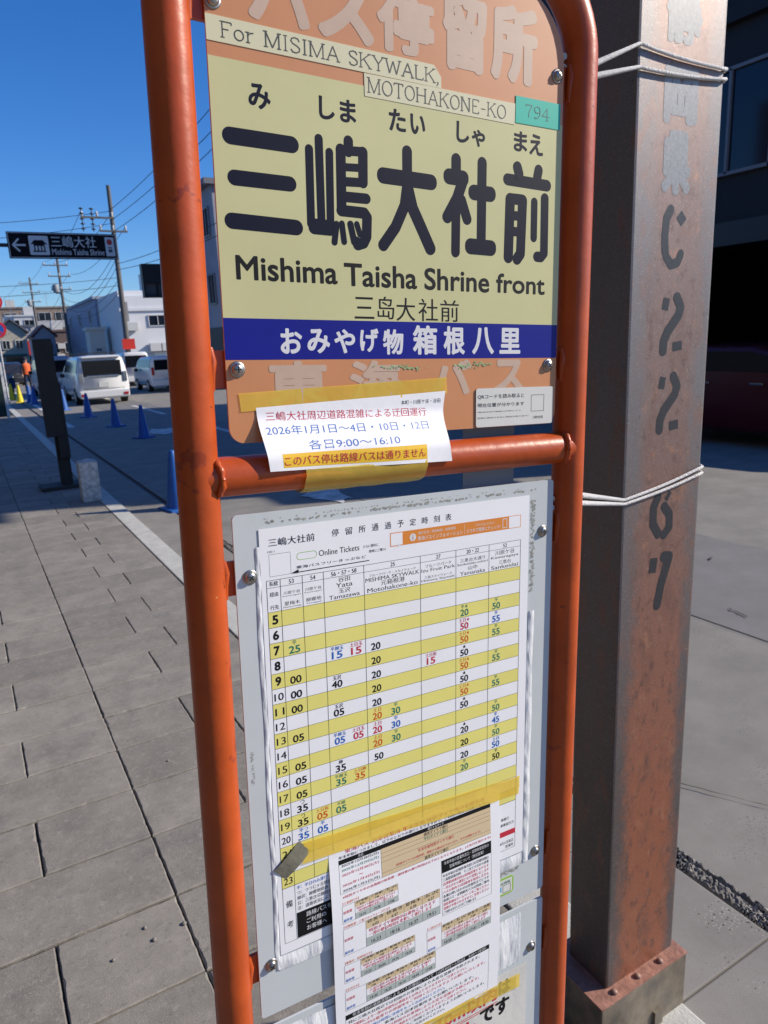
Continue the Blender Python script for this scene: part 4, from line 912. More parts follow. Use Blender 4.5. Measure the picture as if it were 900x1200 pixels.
table(86.5, 472.8, 170, 494, '【夏梅木・柳郷地行き】', 3, 5); table(86.5, 504.5, 196, 527, '【玉沢行き】', 4, 6); table(185, 477.0, 272, 503.8, '【三恵台行き】', 5, 5)
I.frame(205.4, 400.2, 272.6, 466.4, .25, K_, .03); I.rect(205.6, 400.4, 272.4, 415, M_BLACK, .04)
for k, t in enumerate(('年末年始の営業所窓口・定期券発売所の', '営業時間について（特別営業）')): I.line(t, 239, 406.4 + k * 6, 4.2, M_WHITELET, .008, align='c', width=60 - 14 * k, dz=.06)
for k in range(10):
    t = ['年末年始の定期券発売窓口の営業時間は', '三島駅前案内所　十二月三十日から休業', '沼津駅前案内所は短縮営業となります', '一月五日から通常どおり営業いたします', 'バスの車内では回数券を販売しません', '各種お問い合わせは営業所までどうぞ', '高速バス・定期観光バスは別途ご案内', '遅延情報はホームページをご覧ください', '混雑が予想されますのでご注意ください', 'ご不便をおかけしますがご了承願います'][k]
    I.line(t, 207, 420.6 + k * 4.9, 3.7, M_RED if k in (2, 3, 4, 7, 8) else K_, .010, width=62 - (18 if k == 9 else 0))
I.rect(86, 531.8, 270.5, 537.4, M_BLACK, .03); I.line('年末年始の道路混雑によるバスの遅延について（12月30日～1月4日　8:00～18:00）', 180, 536.6, 4.2, M_WHITELET, .004, align='c', width=172, dz=.05)
I.frame(86, 531.8, 270.5, 594, .25, K_, .03)
for k in range(9):
    t = ['特に三嶋大社周辺では初詣のお客様により大変な混雑が予想されます。', '交通規制により一部の停留所は通過または休止となりますのでご注意ください。', '迂回運行中は最寄りの停留所をご利用くださいますようお願いいたします。', 'お急ぎのお客様は時間に余裕をもってお出かけください。', 'お問い合わせ：東海バス沼津営業所までお願いいたします。'][k % 5]
    I.line(t, 89, 543.5 + k * 5.7, 3.9, (K_, Rd, Rd, B__ if k < 4 else K_)[k % 4], .006, width=(168, 150, 176, 120, 160)[k % 5])
I.build(NT, nsheet, 'printing')
# tape across its head
def tape_strip(fr, P_, w, zfun, name, m, n=40, K=4, jag=.4, thick=.12):
    """P_: list of (u,v) along the strip's middle; w its width in mm"""
    P_ = [np.array(p, float) for p in P_]; seg = [np.linalg.norm(b_ - a) for a, b_ in zip(P_, P_[1:])]; tot = sum(seg); vs = []; fs = []
    for i in range(n + 1):
        s_ = tot * i / n; k = 0
        while k < len(seg) - 1 and s_ > seg[k]: s_ -= seg[k]; k += 1
        t = nrm(P_[k + 1] - P_[k]); c = P_[k] + t * s_; nn = np.array([-t[1], t[0]])
        for q in range(K + 1):
            o_ = (q / K - .5) * w; p = c + nn * o_ + t * (random.uniform(-jag, jag) if i in (0, n) else 0); vs.append((p[0], p[1], zfun(p[0], p[1], i / n, q / K)))
    for i in range(n):
        for q in range(K): a = i * (K + 1) + q; fs.append((a, a + 1, a + K + 2, a + K + 1))
    b = MB(); b.add(vs, fs, 0, True); return fr.mesh(b, name, m)
tz = lambda u_, v_, s_, q: 1.0 + (nz(u_, v_) if 76 < u_ < 284.5 and v_ > 342.9 else 1.7) + .25 * math.sin(u_ * .09 + q * 3) + .35 * math.sin(u_ * .031)
tape_strip(NT, [uv(354, 998) , uv(607, 918)], 22, tz, 'adhesive_tape', M_TAPE)
pa, pb = uv(356, 990), uv(327, 1024)
tape_strip(NT, [pa, (pa + pb) / 2 + (0, -1), pb], 18, lambda u_, v_, s_, q: 2.5 + 1.6 * math.sin(s_ * 3.1) + .5 * math.sin(q * 5 + s_ * 4), 'curled_tape_end', M_TAPEBACK, 14)

# ---- diversion notice hanging over the crossbar
DV = Fr('diversion_notice', 110, -20, 19, 'white notice with red and blue lines held by yellow tape over the crossbar', 'notice')
def dz_(u_, v_):
    t = min(1, max(0, (v_ + 84) / 40)); s_ = t * t * (3 - 2 * t); z = 1.8 + 14.2 * s_
    if v_ > -44: z = 16.0 - max(0, (v_ + 20)) * .25
    e_ = max(0, (u_ - 205) / 35); return z + e_ * e_ * 5 * max(0, min(1, (v_ + 75) / 45)) + 1.2 * math.sin(u_ * .045 + 1) * s_
def duv(x, y):
    q = uv(x, y, 8)
    for _ in range(12): q = uv(x, y, dz_(*q))
    return q
b = MB(); n = 30; vs = []; fs = []
c00, c10, c01, c11 = duv(300, 478), duv(522, 458), duv(317, 553), duv(530, 540)
for j in range(n + 1):
    for i in range(n + 1):
        s_, t = i / n, j / n; p = c00 * (1 - s_) * (1 - t) + c10 * s_ * (1 - t) + c01 * (1 - s_) * t + c11 * s_ * t
        p = p + np.array([-3.5 * math.sin(t * math.pi) * s_ ** 6 - .5 * math.sin(t * 3.1) * (1 - s_) ** 4, 0]); vs.append((p[0], p[1], dz_(*p)))
for j in range(n):
    for i in range(n): a = j * (n + 1) + i; fs.append((a, a + 1, a + n + 2, a + n + 1))
b.add(vs, fs, 0, True); M_NP = mat('bright_notice_paper', (.88, .88, .90), .55, var=.03, vscale=12, bump=.05, bscale=30)
dsheet = DV.mesh(b, 'paper', M_NP)
I = Ink(z=.10, zf=dz_)
def dline(body, bl, tr, m, bold, dz=0.):
    p, q = duv(*bl), duv(*tr); sl_ = 0.
    I.text(body, (p[0], q[1], q[0], p[1]), m, bold, dz)
def dl(body, Lp, Rp, h_px, m, bold, dz=0.):
    """line of text whose bottom runs from pixel Lp to Rp, h_px tall"""
    a, c = duv(*Lp), duv(*Rp); t_ = duv(Lp[0], Lp[1] - h_px); v, f_, lo, hi = glyphs(body); w = hi - lo; q = (v - lo) / w; H = a[1] - t_[1]
    I.put(m, [(a[0] + x * (c[0] - a[0]), a[1] + x * (c[1] - a[1]) - y * H) for x, y in q], f_, dz)
dl('三嶋大社周辺道路混雑による迂回運行', (312, 493.5), (500, 487), 11, M_RED, .006); dl('本町・川原ケ谷・谷田', (470, 474.5), (516, 471.5), 5.2, K_, .01)
dl('2026年1月1日～4日・10日・12日', (313, 510.5), (503, 502.5), 11.5, M_BLUEINK, .006); dl('各日9:00～16:10', (363, 527), (470, 520), 11.5, M_BLUEINK, .006)
a, c = duv(331, 548), duv(501, 517); 
pts_ = [duv(331, 532.5), duv(333, 548.5), duv(501, 537.5), duv(500, 520.5)]
gq = []; 
for j in range(5):
    for i in range(21): s_, t = i / 20, j / 4; gq.append(tuple(pts_[0] * (1 - s_) * (1 - t) + pts_[3] * s_ * (1 - t) + pts_[1] * (1 - s_) * t + pts_[2] * s_ * t))
I.put(M_YHL, gq, [(j * 21 + i, j * 21 + i + 1, (j + 1) * 21 + i + 1, (j + 1) * 21 + i) for j in range(4) for i in range(20)], .0)
dl('このバス停は路線バスは通りません', (334, 546.5), (499, 535), 11.5, M_RED, .012, .2)
I.build(DV, dsheet, 'printing')
tzz = lambda u_, v_, s_, q: max(1.35, (dz_(u_, v_) + .6) if (18 < u_ < 236 and v_ > -84) else 1.5) + .3 * math.sin(u_ * .07) + (.9 * abs(math.sin((u_ - 170) * .5)) if 165 < u_ < 176 else 0)
tape_strip(DV, [uv(281, 472, 2), uv(400, 462, 2), uv(524, 451.5, 2)], 15, tzz, 'adhesive_tape', M_TAPE)
# lower tape wrapping round the crossbar
b = MB(); vs = []; fs = []; n = 30; K = 14; ua, ub_ = duv(358, 548)[0], duv(501, 542)[0]
for i in range(n + 1):
    uu = ua + (ub_ - ua) * i / n
    for k in range(K + 1):
        an = R_(74 - k * 14); rr = 18.4 + (1.0 if k < 4 else 0) + .3 * math.sin(uu * .2 + k); vs.append((uu + .4 * math.sin(k * 2.), -33 - rr * math.sin(an) + (0), rr * math.cos(an)))
# the strip starts on the paper's foot and follows the round bar underneath
vs = []
for i in range(n + 1):
    uu = ua + (ub_ - ua) * i / n
    for k in range(K + 1):
        an = R_(-8 + k * 14); rr = 19.6 + .25 * math.sin(uu * .2 + k) + (.5 if k < 3 else 0); vs.append((uu + .5 * math.sin(k * 2.), -33 + rr * math.sin(an), ZP + rr * math.cos(an)))
for i in range(n):
    for k in range(K): a = i * (K + 1) + k; fs.append((a, a + 1, a + K + 2, a + K + 1))
b.add(vs, fs, 0, True); DV.mesh(b, 'adhesive_tape', M_TAPE)

# ---- laminated location card
LC = Fr('location_card', 299, -60, 2, 'small white laminated card under the name panel at its lower right corner', 'card')
b = slab(rrect(250, -98.4, 349, -60.6, 2.5, 2.5, 4), 1.6, 2.2); lam = LC.mesh(b, 'card', M_CARD, fix=True)
I = Ink(z=2.35)
for t, x0, y0, x1, y1, m in (('QRコードを読み取ると', 159, 752, 376, 722, K_), ('現在位置が分かります', 157, 790, 376, 762, K_), ('（電波状況や機器の状態により', 156, 816, 360, 800, K_), ('正常に表示できない場合があります）', 156, 845, 396, 824, K_), ('三嶋大社前', 416, 842, 464, 826, K_)):
    p, q = uv(520 + x0 / 4, 280 + y0 / 4, 2), uv(520 + x1 / 4, 280 + y1 / 4, 2); I.text(t, (p[0], q[1], q[0], p[1]), m, .006)
p, q = uv(520 + 408 / 4, 280 + 808 / 4, 2), uv(520 + 470 / 4, 280 + 728 / 4, 2); I.frame(p[0], q[1], q[0], p[1], .4, M_GREYINK)
I.build(LC, lam, 'printing')
BC = Fr('backing_card', 280, 5, -20, 'plain grey card hanging behind the orange crossbar at its right', 'card')
b = slab(rrect(252, -104, 318, 6, 3, 3, 4), -22.5, -21.8); BC.mesh(b, 'card', M_CARDBACK, fix=True)

# ---- no parking notice on the lower board, under crumpled vinyl
NP = Fr('parking_notice', 180, 800, 3, 'white no parking notice crossed by yellow tape on the lower board', 'notice')
npz = lambda u_, v_: .8 + .5 * math.sin(u_ * .05) * math.sin(v_ * .03)
nps = paper(NP, 20, 588, 331, 800, 1.6, 'paper', mat('aged_notice_paper', (.66, .65, .60), .4, var=.06, vscale=8, bump=.2, bscale=20), npz)
I = Ink(z=1.66, zf=npz)
I.line('10m以内', 203, 618, 18, M_RED, .03, width=83); I.line('は', 288.5, 615, 18, K_, .04, width=18); I.rect(120, 621, 287, 622, M_RED); I.rect(120, 623.6, 287, 624.6, M_RED)
I.line('停留所から', 96, 618, 17, K_, .03, width=96)
I.line('駐停車禁止', 110, 650, 23, M_RED, .04, width=146); I.line('です', 261, 642, 22, K_, .04, width=44)
I.line('バスの発着の妨げになりますのでご協力ください', 40, 700, 10, K_, .01, width=270)
I.build(NP, nps, 'printing')
tape_strip(NP, [(66, 596), (319, 606)], 18, lambda u_, v_, s_, q: (nz(u_, v_) + .7 if 75 < u_ < 286 and v_ < 599 else 3.9) + .25 * math.sin(u_ * .1), 'adhesive_tape', M_TAPE)
# crumpled clear vinyl patch on the lower board
b = MB(); vs = []; fs = []; n = 26
for j in range(n + 1):
    for i in range(n + 1):
        s_, t = i / n, j / n; uu = 24 + 296 * s_; vv = 514 + 66 * t + 5 * math.sin(s_ * 3.1)
        vs.append((uu, vv, 2.0 + 2.2 * abs(math.sin(s_ * 7 + 2 * math.sin(t * 2.2))) * (1 - abs(2 * t - 1)) + random.uniform(0, .25)))
for j in range(n):
    for i in range(n): a = j * (n + 1) + i; fs.append((a, a + 1, a + n + 2, a + n + 1))
b.add(vs, fs, 0, True); T.mesh(b, 'vinyl_sheet', M_SLEEVE, lower)
# heavy base under the frame
base_w = Fr  # (the weight is a part of the bus stop)
b = MB(); zb0 = VG
b.add(slab(rrect(-40, 1595, 392, 1668, 8, 4, 4), -110, 110).v, slab(rrect(-40, 1595, 392, 1668, 8, 4, 4), -110, 110).f); T.mesh(b, 'base_weight', M_KERB, fix=True)

# ------------------------------------------------------------------ ropes tying the frame to the column
def wpt(u_, v_, z_): return WO + (WX * u_ + WY * v_ - WN * z_) / 1000
def rope(label, vpipe, corners, rad=.0042):
    """two turns from the right leg round the column"""
    e = empty('rope', Vector((PX0, PY0 - .004, corners[0][0])), label=label, cat='rope', group='white ropes tying the frame to the column')
    o = np.array(e.location)
    for k, (zl, zr) in enumerate(corners):
        pts = []
        for a in np.linspace(-150, 20, 14): pts.append(wpt(378 + 21.4 * math.cos(R_(a + 90)), vpipe + 9 * k, 21.4 * math.sin(R_(a + 90))))
        pts = [wpt(378 + 21 * math.cos(R_(a)), vpipe + 10 * k, 21 * math.sin(R_(a))) for a in np.linspace(330, 190, 12)]
        st_ = pts[0]; en = np.array([PX0 - .004, PY0 - .005, zl]); path = [np.array(p) for p in pts[::-1]]; path = path
        mid = (st_ + en) / 2 - np.array([0, 0, .012]); path += [en, np.array([PX0 + .004, PY0 - .006, zl])]
        for s_ in np.linspace(.1, .9, 7): path.append(np.array([PX0 + pw * s_, PY0 - .0055, zl + (zr - zl) * s_ - .004 * math.sin(s_ * 3.14)]))
        path += [np.array([PX1 - .002, PY0 - .006, zr]), np.array([PX1 + .006, PY0 + .004, zr]), np.array([PX1 + .006, PY0 + PDEP, zr + .02]), np.array([PX1 - .01, PY0 + PDEP + .007, zr + .02]), np.array([PX0 + .01, PY0 + PDEP + .007, zl + .02]), np.array([PX0 - .006, PY0 + PDEP - .005, zl + .015])]
        b = MB(); b.tube([p - o for p in path], rad, 8); b.build('rope_turn', M_ROPE, e)
rope('white rope in two loose turns round the column near its top', -413., ((2.300, 2.290), (2.262, 2.272)), .0034)
rope('white rope in two tight turns round the column at mid height', 22., ((1.447, 1.486), (1.438, 1.472)), .0034)

# ------------------------------------------------------------------ street things on the left
M_TIMBER = mat('dark_timber', (.022, .018, .016), .75, var=.3, vscale=12, stretch=(1, 1, .15))
e = empty('signpost', (.95, 10.56, 0), label='dark timber signpost with a black upright board on the shaded pavement', cat='signpost')
b = MB(); b.bx(-.08, .15, -.07, .03, .72, 2.0, .006); b.build('board', M_TIMBER, e)
b = MB(); b.bx(.02, .17, .03, .16, 0, 1.5, .006); b.build('post', M_TIMBER, e)
b = MB(); b.bx(.05, .18, -.05, .03, .42, 1.42, .004); b.build('side_box', M_TIMBER, e)
b = MB(); b.bx(-.25, .30, -.1, .32, 0, .05, .008); b.build('foot_plate', mat('dark_plate', (.03, .028, .026), .7), e)
e = empty('stone_marker', (1.175, 9.42, 0), label='short white stone marker post on the kerb in front of the timber signpost', cat='marker post')
M_STONE = mat('marker_stone', (.52, .52, .50), .8, var=.5, vscale=22, bump=.3)
b = MB(); b.bx(-.11, .11, -.11, .11, 0, .50, .012); b.build('post', M_STONE, e)
b = MB(); vs = [(-.10, -.10, .5), (.10, -.10, .5), (.10, .10, .5), (-.10, .10, .5), (0, 0, .53)]; b.add(vs, [(0, 1, 4), (1, 2, 4), (2, 3, 4), (3, 0, 4)]); b.build('cap', M_STONE, e)

def make_cone(m):
    e = empty('traffic_cone', (0, 0, 0), cat='traffic cone')
    b = MB(); b.box((0, 0, .018), (.34, .34, .036), 0, .006); b.build('base', m, e)
    b = MB(); b.lathe([(.135, .034), (.128, .06), (.048, .62), (.034, .68), (.026, .70), (.012, .70)], (0, 0, 0), 20); b.build('body', m, e); return e
M_CONEB = mat('blue_cone_plastic', (.012, .10, .38), .45, var=.12, vscale=10); M_CONEY = mat('yellow_cone_plastic', (.78, .62, .02), .45, var=.1, vscale=10)
cb_ = make_cone(M_CONEB); cy_ = None; first = True
cones = [((209, 597), 'large nearest blue traffic cone half hidden behind the left orange pipe'), ((169, 513), 'blue traffic cone in the shade nearest the left orange pipe among the row'), ((136, 500), 'blue traffic cone below the right rear corner of the white minivan'), ((104, 489), 'blue traffic cone below the left rear corner of the white minivan'),
         ((75.7, 481), 'bright blue traffic cone just right of the dark timber signpost'), ((41, 474), 'blue traffic cone touching the left edge of the dark signpost'), ((35.5, 472), 'blue traffic cone at the guard feet beside the yellow cones')]
for k, ((x, y), lb) in enumerate(cones):
    o = cb_ if k == 0 else copy_tree(cb_); g_ = gnd(x, y, -.03); o.location = (g_[0], g_[1], -.03); o.rotation_euler = (0, 0, random.random()); tag(o, lb, 'traffic cone', 'blue cones along the road')
cy_ = make_cone(M_CONEY)
for k, ((x, y), lb) in enumerate((((24, 472), 'yellow traffic cone nearer to the blue cones at the left'), ((14.7, 469), 'yellow traffic cone nearest the left edge beside the white edged panel'))):
    o = cy_ if k == 0 else copy_tree(cy_); g_ = gnd(x, y, -.03); o.location = (g_[0], g_[1], -.03); tag(o, lb, 'traffic cone', 'yellow cones along the road')

M_PEB = mat('pebble_stone', (.24, .22, .20), .85, var=.3, vscale=60)
for k, (x, y, r_, lb) in enumerate(((170, 1088, .006, 'small grey pebble on the pavers beside the long joint near the orange leg'), (181, 1102, .007, 'small pale pebble lying just below the other two near the paver joint'), (216, 1083, .008, 'pale pebble in the long paver joint nearest the orange leg'), (133, 1126, .006, 'small grey pebble lowest on the near pavers'), (197, 892, .006, 'small pebble on the paver in the middle of the pavement left of the orange leg'))):
    g_ = gnd(x, y); b = MB(); b.lathe([(r_ * .5, 0), (r_, r_ * .35), (r_ * .85, r_ * .8), (r_ * .3, r_ * 1.1)], (0, 0, 0), 9); o = b.build('pebble', M_PEB, None, Vector((g_[0], g_[1], .0005))); o.scale = (1, 1.3 - .1 * k, .9); tag(o, lb, 'pebble', 'pebbles on the pavers')

# road sign on an arm: shrine guide sign
e = empty('guide_sign', (2.7, 20, 4.05), label='black road guide sign with a white arrow, shrine pictogram and Mishima Taisha lettering', cat='road sign')
SX0, SX1, SZ0, SZ1 = 1.46, 3.96, 4.07, 4.68
b = MB(); b.bx(SX0 - 2.7, SX1 - 2.7, -.03, .03, SZ0 - 4.05, SZ1 - 4.05, .012); b.build('panel', mat('black_sign_panel', (.008, .008, .011), .6, spec=.15), e)
b = MB(); b.tube([(-3.4, .08, .33), (1.0, .08, .33)], .045, 12); b.build('arm', mat('dark_metal', (.05, .05, .05), .5), e)
b = MB(); b.tube([(-3.4, .08, -4.05), (-3.4, .08, 1.6)], .09, 16); b.build('pole', mat('dark_metal', (.05, .05, .05), .5), e)
I = Ink(z=0); W_S = mat('white_sign_vinyl', (.80, .80, .80), .5); R_S = mat('red_sign_vinyl', (.62, .03, .03), .5); K_S = mat('black_sign_panel', (.008, .008, .011), .6, spec=.15)
def sg(x, y): q = atY(x, y, 19.965); return np.array([(q[0] - 2.7) * 1000, (SZ1 - q[2]) * 1000])
H_ = (SZ1 - SZ0) * 1000; W0, W1 = (SX0 - 2.7) * 1000, (SX1 - 2.7) * 1000; WW = W1 - W0
I.frame(W0 + 18, 18, W1 - 18, H_ - 18, 14, W_S)
ux = lambda t: W0 + WW * t
I.stroke([(ux(.05), H_ * .5), (ux(.155), H_ * .5)], 44, W_S, flat=True); I.stroke([(ux(.095), H_ * .28), (ux(.045), H_ * .5), (ux(.095), H_ * .72)], 40, W_S)
b_ = rrect(ux(.185), H_ * .14, ux(.36), H_ * .86, 30, 30, 5); I.put(W_S, b_, [list(range(len(b_)))], .2)
I.put(K_S, [(ux(.20), H_ * .46), (ux(.235), H_ * .30), (ux(.31), H_ * .30), (ux(.345), H_ * .46)], [(0, 1, 2, 3)], .5); I.rect(ux(.225), H_ * .46, ux(.32), H_ * .52, K_S, .5)
for t in (.225, .255, .285, .312): I.rect(ux(t), H_ * .52, ux(t + .012), H_ * .70, K_S, .5)
I.rect(ux(.215), H_ * .70, ux(.33), H_ * .75, K_S, .5)
I.text('三嶋大社', (ux(.38), H_ * .12, ux(.80), H_ * .56), W_S, .012); I.text('Mishima Taisha Shrine', (ux(.38), H_ * .61, ux(.87), H_ * .85), W_S, .014)
b_ = rrect(ux(.885), H_ * .13, ux(.972), H_ * .87, 15, 15, 4); I.put(W_S, b_, [list(range(len(b_)))], .2)
I.put(R_S, [(ux(.928) + 66 * math.cos(a), H_ * .32 + 70 * math.sin(a)) for a in np.linspace(0, 6.28, 21)[:-1]], [list(range(20))], .5)
I.rect(ux(.91), H_ * .52, ux(.948), H_ * .56, K_S, .5); I.rect(ux(.91), H_ * .60, ux(.948), H_ * .72, M_GREYINK, .5)
for m, bb in I.b.values(): bb.v = [(p[0] / 1000, -.033 - p[2] / 1000, SZ1 - 4.05 - p[1] / 1000) for p in bb.v]; bb.build('lettering', m, e)

# round traffic signs at the left edge
def round_sign(name, label, x, y, z, no_park):
    e = empty(name, (x, y, 0), label=label, cat='traffic sign', group='round traffic signs at the left edge')
    b = MB(); b.lathe([(.295, 0), (.30, .006), (.295, .012)], (0, 0, 0), 36); d = b.build('disc', mat('sign_red', (.60, .02, .03), .4), e); d.location = (0, -.06, z); d.rotation_euler = (R_(90), 0, 0)
    b = MB(); b.lathe([(.215, 0), (.215, .004)], (0, 0, .0125), 36); c = b.build('face', mat('sign_blue', (.015, .10, .45), .4) if no_park else mat('white_sign_vinyl', (.7, .7, .7), .5), d)
    b = MB(); b.box((0, 0, .018), (.43, .055, .003), R_(-45)); b.build('bar', mat('sign_red', (.6, .02, .03), .4), d)
    return e
e = round_sign('traffic_sign', 'lower round sign with a red ring round blue at the left edge', 1.40, 30, 2.75, True)
b = MB(); b.tube([(0, 0, 0), (0, 0, 4.2)], .03, 12); b.build('pole', mat('white_pole', (.6, .6, .6), .4), e)
round_sign('traffic_sign', 'upper round red sign at the left edge above the blue one', 1.42, 29.99, 3.72, False)
# green panel with a white edge
e = empty('standing_panel', (.88, 24, 0), label='dark green standing panel with a white edge at the left edge of the pavement', cat='panel')
b = MB(); b.bx(-.75, .13, -.02, .02, .06, 1.58); b.build('board', mat('dark_green_board', (.012, .035, .03), .6), e)
b = MB(); b.bx(.13, .20, -.03, .03, 0, 1.64, .005); b.bx(-.82, -.75, -.03, .03, 0, 1.64, .005); b.bx(-.75, .13, -.03, .03, 1.58, 1.64, .005); b.build('edge', mat('white_edge', (.7, .7, .7), .5), e)

# ------------------------------------------------------------------ vehicles
M_TYRE = mat('tyre_rubber', (.012, .012, .012), .8); M_RIM = mat('alloy_rim', (.45, .45, .46), .3, .8); M_CARGLASS = mat('car_glass', (.010, .012, .016), .08, spec=.35)
M_TAIL = mat('tail_lamp', (.42, .01, .012), .2); M_CHROME = mat('chrome', (.6, .6, .62), .12, 1.); M_BLKP = mat('black_plastic', (.02, .02, .02), .5); M_PLATEW = mat('number_plate', (.62, .63, .6), .5)
def car(name, label, cat, loc, rz, paint, Ln, Wd, Ht, belt, kind, group=None, floor=.22, tail=None):
    """rear at y=0, nose at y=Ln; side profile lofted with tumblehome; doors, glass, lamps, wheels as parts"""
    e = empty(name, loc, rz, label, cat, group); hw = Wd / 2
    if kind == 'van': prof = [(0, .0, belt, Ht * .93), (.10, 0, belt, Ht * .985), (.5, 0, belt, Ht), (Ln * .62, 0, belt, Ht * .985), (Ln * .70, 0, belt, Ht * .93), (Ln * .84, 0, belt, belt + .06), (Ln * .95, 0, belt * .93, belt * .95), (Ln, .05, belt * .8, belt * .82)]
    elif kind == 'kei': prof = [(0, 0, belt, Ht * .95), (.06, 0, belt, Ht * .99), (.4, 0, belt, Ht), (Ln * .66, 0, belt, Ht * .985), (Ln * .74, 0, belt, Ht * .92), (Ln * .86, 0, belt, belt + .05), (Ln * .96, 0, belt * .92, belt * .94), (Ln, .05, belt * .8, belt * .83)]
    else: prof = [(0, .04, belt * .9, belt * .93), (.10, 0, belt, belt + .05), (.45, 0, belt, Ht * .92), (1.1, 0, belt, Ht), (Ln * .52, 0, belt, Ht * .99), (Ln * .60, 0, belt, Ht * .93), (Ln * .73, 0, belt, belt + .04), (Ln * .93, 0, belt * .92, belt * .94), (Ln, .06, belt * .8, belt * .83)]
    rings = []
    for (y, dz, zb2, zt) in prof:
        tap = .93 if y in (0, Ln) else 1.
        th = (zt - zb2); tum = 1 - .16 * min(1, th / .65)
        z0 = floor + dz
        half = [(hw * .86 * tap, z0), (hw * .97 * tap, z0 + .10), (hw * 1.0 * tap, z0 + (zb2 - z0) * .55), (hw * .975 * tap, zb2), (hw * (.975 * .6 + tum * .4) * tap, zb2 + th * .45), (hw * tum * tap, zb2 + th * .86), (hw * (tum - .10) * tap, zb2 + th * .985), (hw * .4 * tap, zt)]
        rings.append([(x, y, z) for x, z in half] + [(-x, y, z) for x, z in half[::-1]])
    b = MB(); n = len(rings[0]); vs = [p for r_ in rings for p in r_]; fs = []
    for i in range(len(rings) - 1):
        for k in range(n): k2 = (k + 1) % n; fs.append((i * n + k, i * n + k2, (i + 1) * n + k2, (i + 1) * n + k))
    fs.append(list(range(n))); fs.append([(len(rings) - 1) * n + k for k in range(n)][::-1]); b.add(vs, fs, 0, True)
    body = b.build('body', paint, e)
    def side_patch(i0, i1, k, off, nm, m, t0=.08, t1=.92, s0=.05, s1=.95):
        for sg_ in (1, -1):
            b = MB()
            for i in range(i0, i1):
                A0, A1 = np.array(rings[i][k]), np.array(rings[i][k + 1]); C0, C1 = np.array(rings[i + 1][k]), np.array(rings[i + 1][k + 1])
                q = [A0 + (A1 - A0) * t0, C0 + (C1 - C0) * t0, C0 + (C1 - C0) * t1, A0 + (A1 - A0) * t1]
                q = [p + np.array([off, 0, 0]) for p in q]; q = [p * np.array([sg_, 1, 1]) for p in q]; b.add([tuple(p) for p in q], [(0, 1, 2, 3)])
            b.build(nm, m, e)
    if kind in ('van', 'kei'): side_patch(1, 4, 4, .012, 'side_window', M_CARGLASS, -.55, .9)
    else: side_patch(2, 5, 4, .012, 'side_window', M_CARGLASS, -.6, .9)
    tw = hw * (1 - .16 * min(1, (Ht - belt) / .65))
    yo = -.012 if kind != 'car' else .12
    b = MB(); z0, z1 = belt + .02, Ht * .93 - .06
    if kind == 'car': b.add([(-hw * .74, .12, belt + .06), (hw * .74, .12, belt + .06), (hw * .68, .43, Ht * .90), (-hw * .68, .43, Ht * .90)], [(0, 1, 2, 3)])
    else: b.box((0, yo + .004, (z0 + z1) / 2), (hw * 1.46, .012, z1 - z0), 0, .004)
    b.build('rear_window', M_CARGLASS, e)
    b = MB(); ii = 4; w1 = hw * .78
    y1_, z1_ = prof[ii][0], prof[ii][3]; y2_, z2_ = prof[ii + 1][0], prof[ii + 1][3]
    if kind == 'car': y1_, z1_ = prof[5][0], prof[5][3]; y2_, z2_ = prof[6][0], prof[6][3]
    b.add([(-w1 * .92, y1_ + .02, z1_ + .006), (w1 * .92, y1_ + .02, z1_ + .006), (w1, y2_ - .03, z2_ + .05), (-w1, y2_ - .03, z2_ + .05)], [(0, 1, 2, 3)]); b.build('windscreen', M_CARGLASS, e)
    b = MB(); b.box((0, -.03, floor + .16), (Wd * .95, .12, .26), 0, .04); b.build('bumper', paint, e)
    for sx in (1, -1):
        b = MB(); b.box((sx * hw * .84, -.005, belt - .02), (hw * .14, .05, .34 if kind != 'car' else .16), 0, .012); b.build('tail_light', tail or M_TAIL, e)
        b = MB(); b.box((sx * (hw + .08), Ln * .68, belt + .02), (.17, .10, .14), 0, .03); b.build('mirror', M_BLKP, e)
        b = MB(); b.box((sx * (hw * .80), Ln - .02, belt * .78), (hw * .3, .06, .12), 0, .02); b.build('headlight', M_PLATEW, e)
        b = MB(); b.box((sx * (hw * 1.0 + .006), Ln * .36, belt - .08), (.02, .20, .03), 0, .005); b.box((sx * (hw * 1.0 + .006), Ln * .56, belt - .08), (.02, .20, .03), 0, .005); b.build('door_handle', M_CHROME if kind == 'car' else paint, e)
    b = MB(); b.box((0, -.012, belt - .28 if kind != 'car' else belt * .62), (.34, .02, .17), 0, .004); b.build('number_plate', M_PLATEW, e)
    for yy in (Ln * .19, Ln * .81):
        for sx in (1, -1):
            r_ = .30 if kind != 'kei' else .27
            b = MB(); b.tube([(sx * (hw - .19), yy, r_), (sx * (hw - .0), yy, r_)], r_, 24); w_ = b.build('wheel', M_TYRE, e)
            b = MB(); b.tube([(sx * (hw - .03), yy, r_), (sx * (hw + .008), yy, r_)], r_ * .62, 20); b.build('rim', M_RIM, w_)
    return e, hw
M_WCAR = mat('white_car_paint', (.72, .73, .74), .25, coat=.6); M_GCAR = mat('grey_blue_van_paint', (.28, .33, .42), .4, coat=.2); M_DCAR = mat('dark_car_paint', (.03, .03, .035), .25, coat=.5); M_RCAR = mat('red_car_paint', (.085, .003, .006), .3, coat=.2)
e, hw = car('minivan', 'white minivan with a roof rack seen from behind on the road', 'van', (4.36, 27.3, -.03), 0, M_WCAR, 4.7, 1.78, 1.72, .98, 'van', tail=M_CHROME)
b = MB()
for yy in (.7, 1.6, 2.5): b.tube([(-.62, yy, 1.80), (.62, yy, 1.80)], .018, 8)
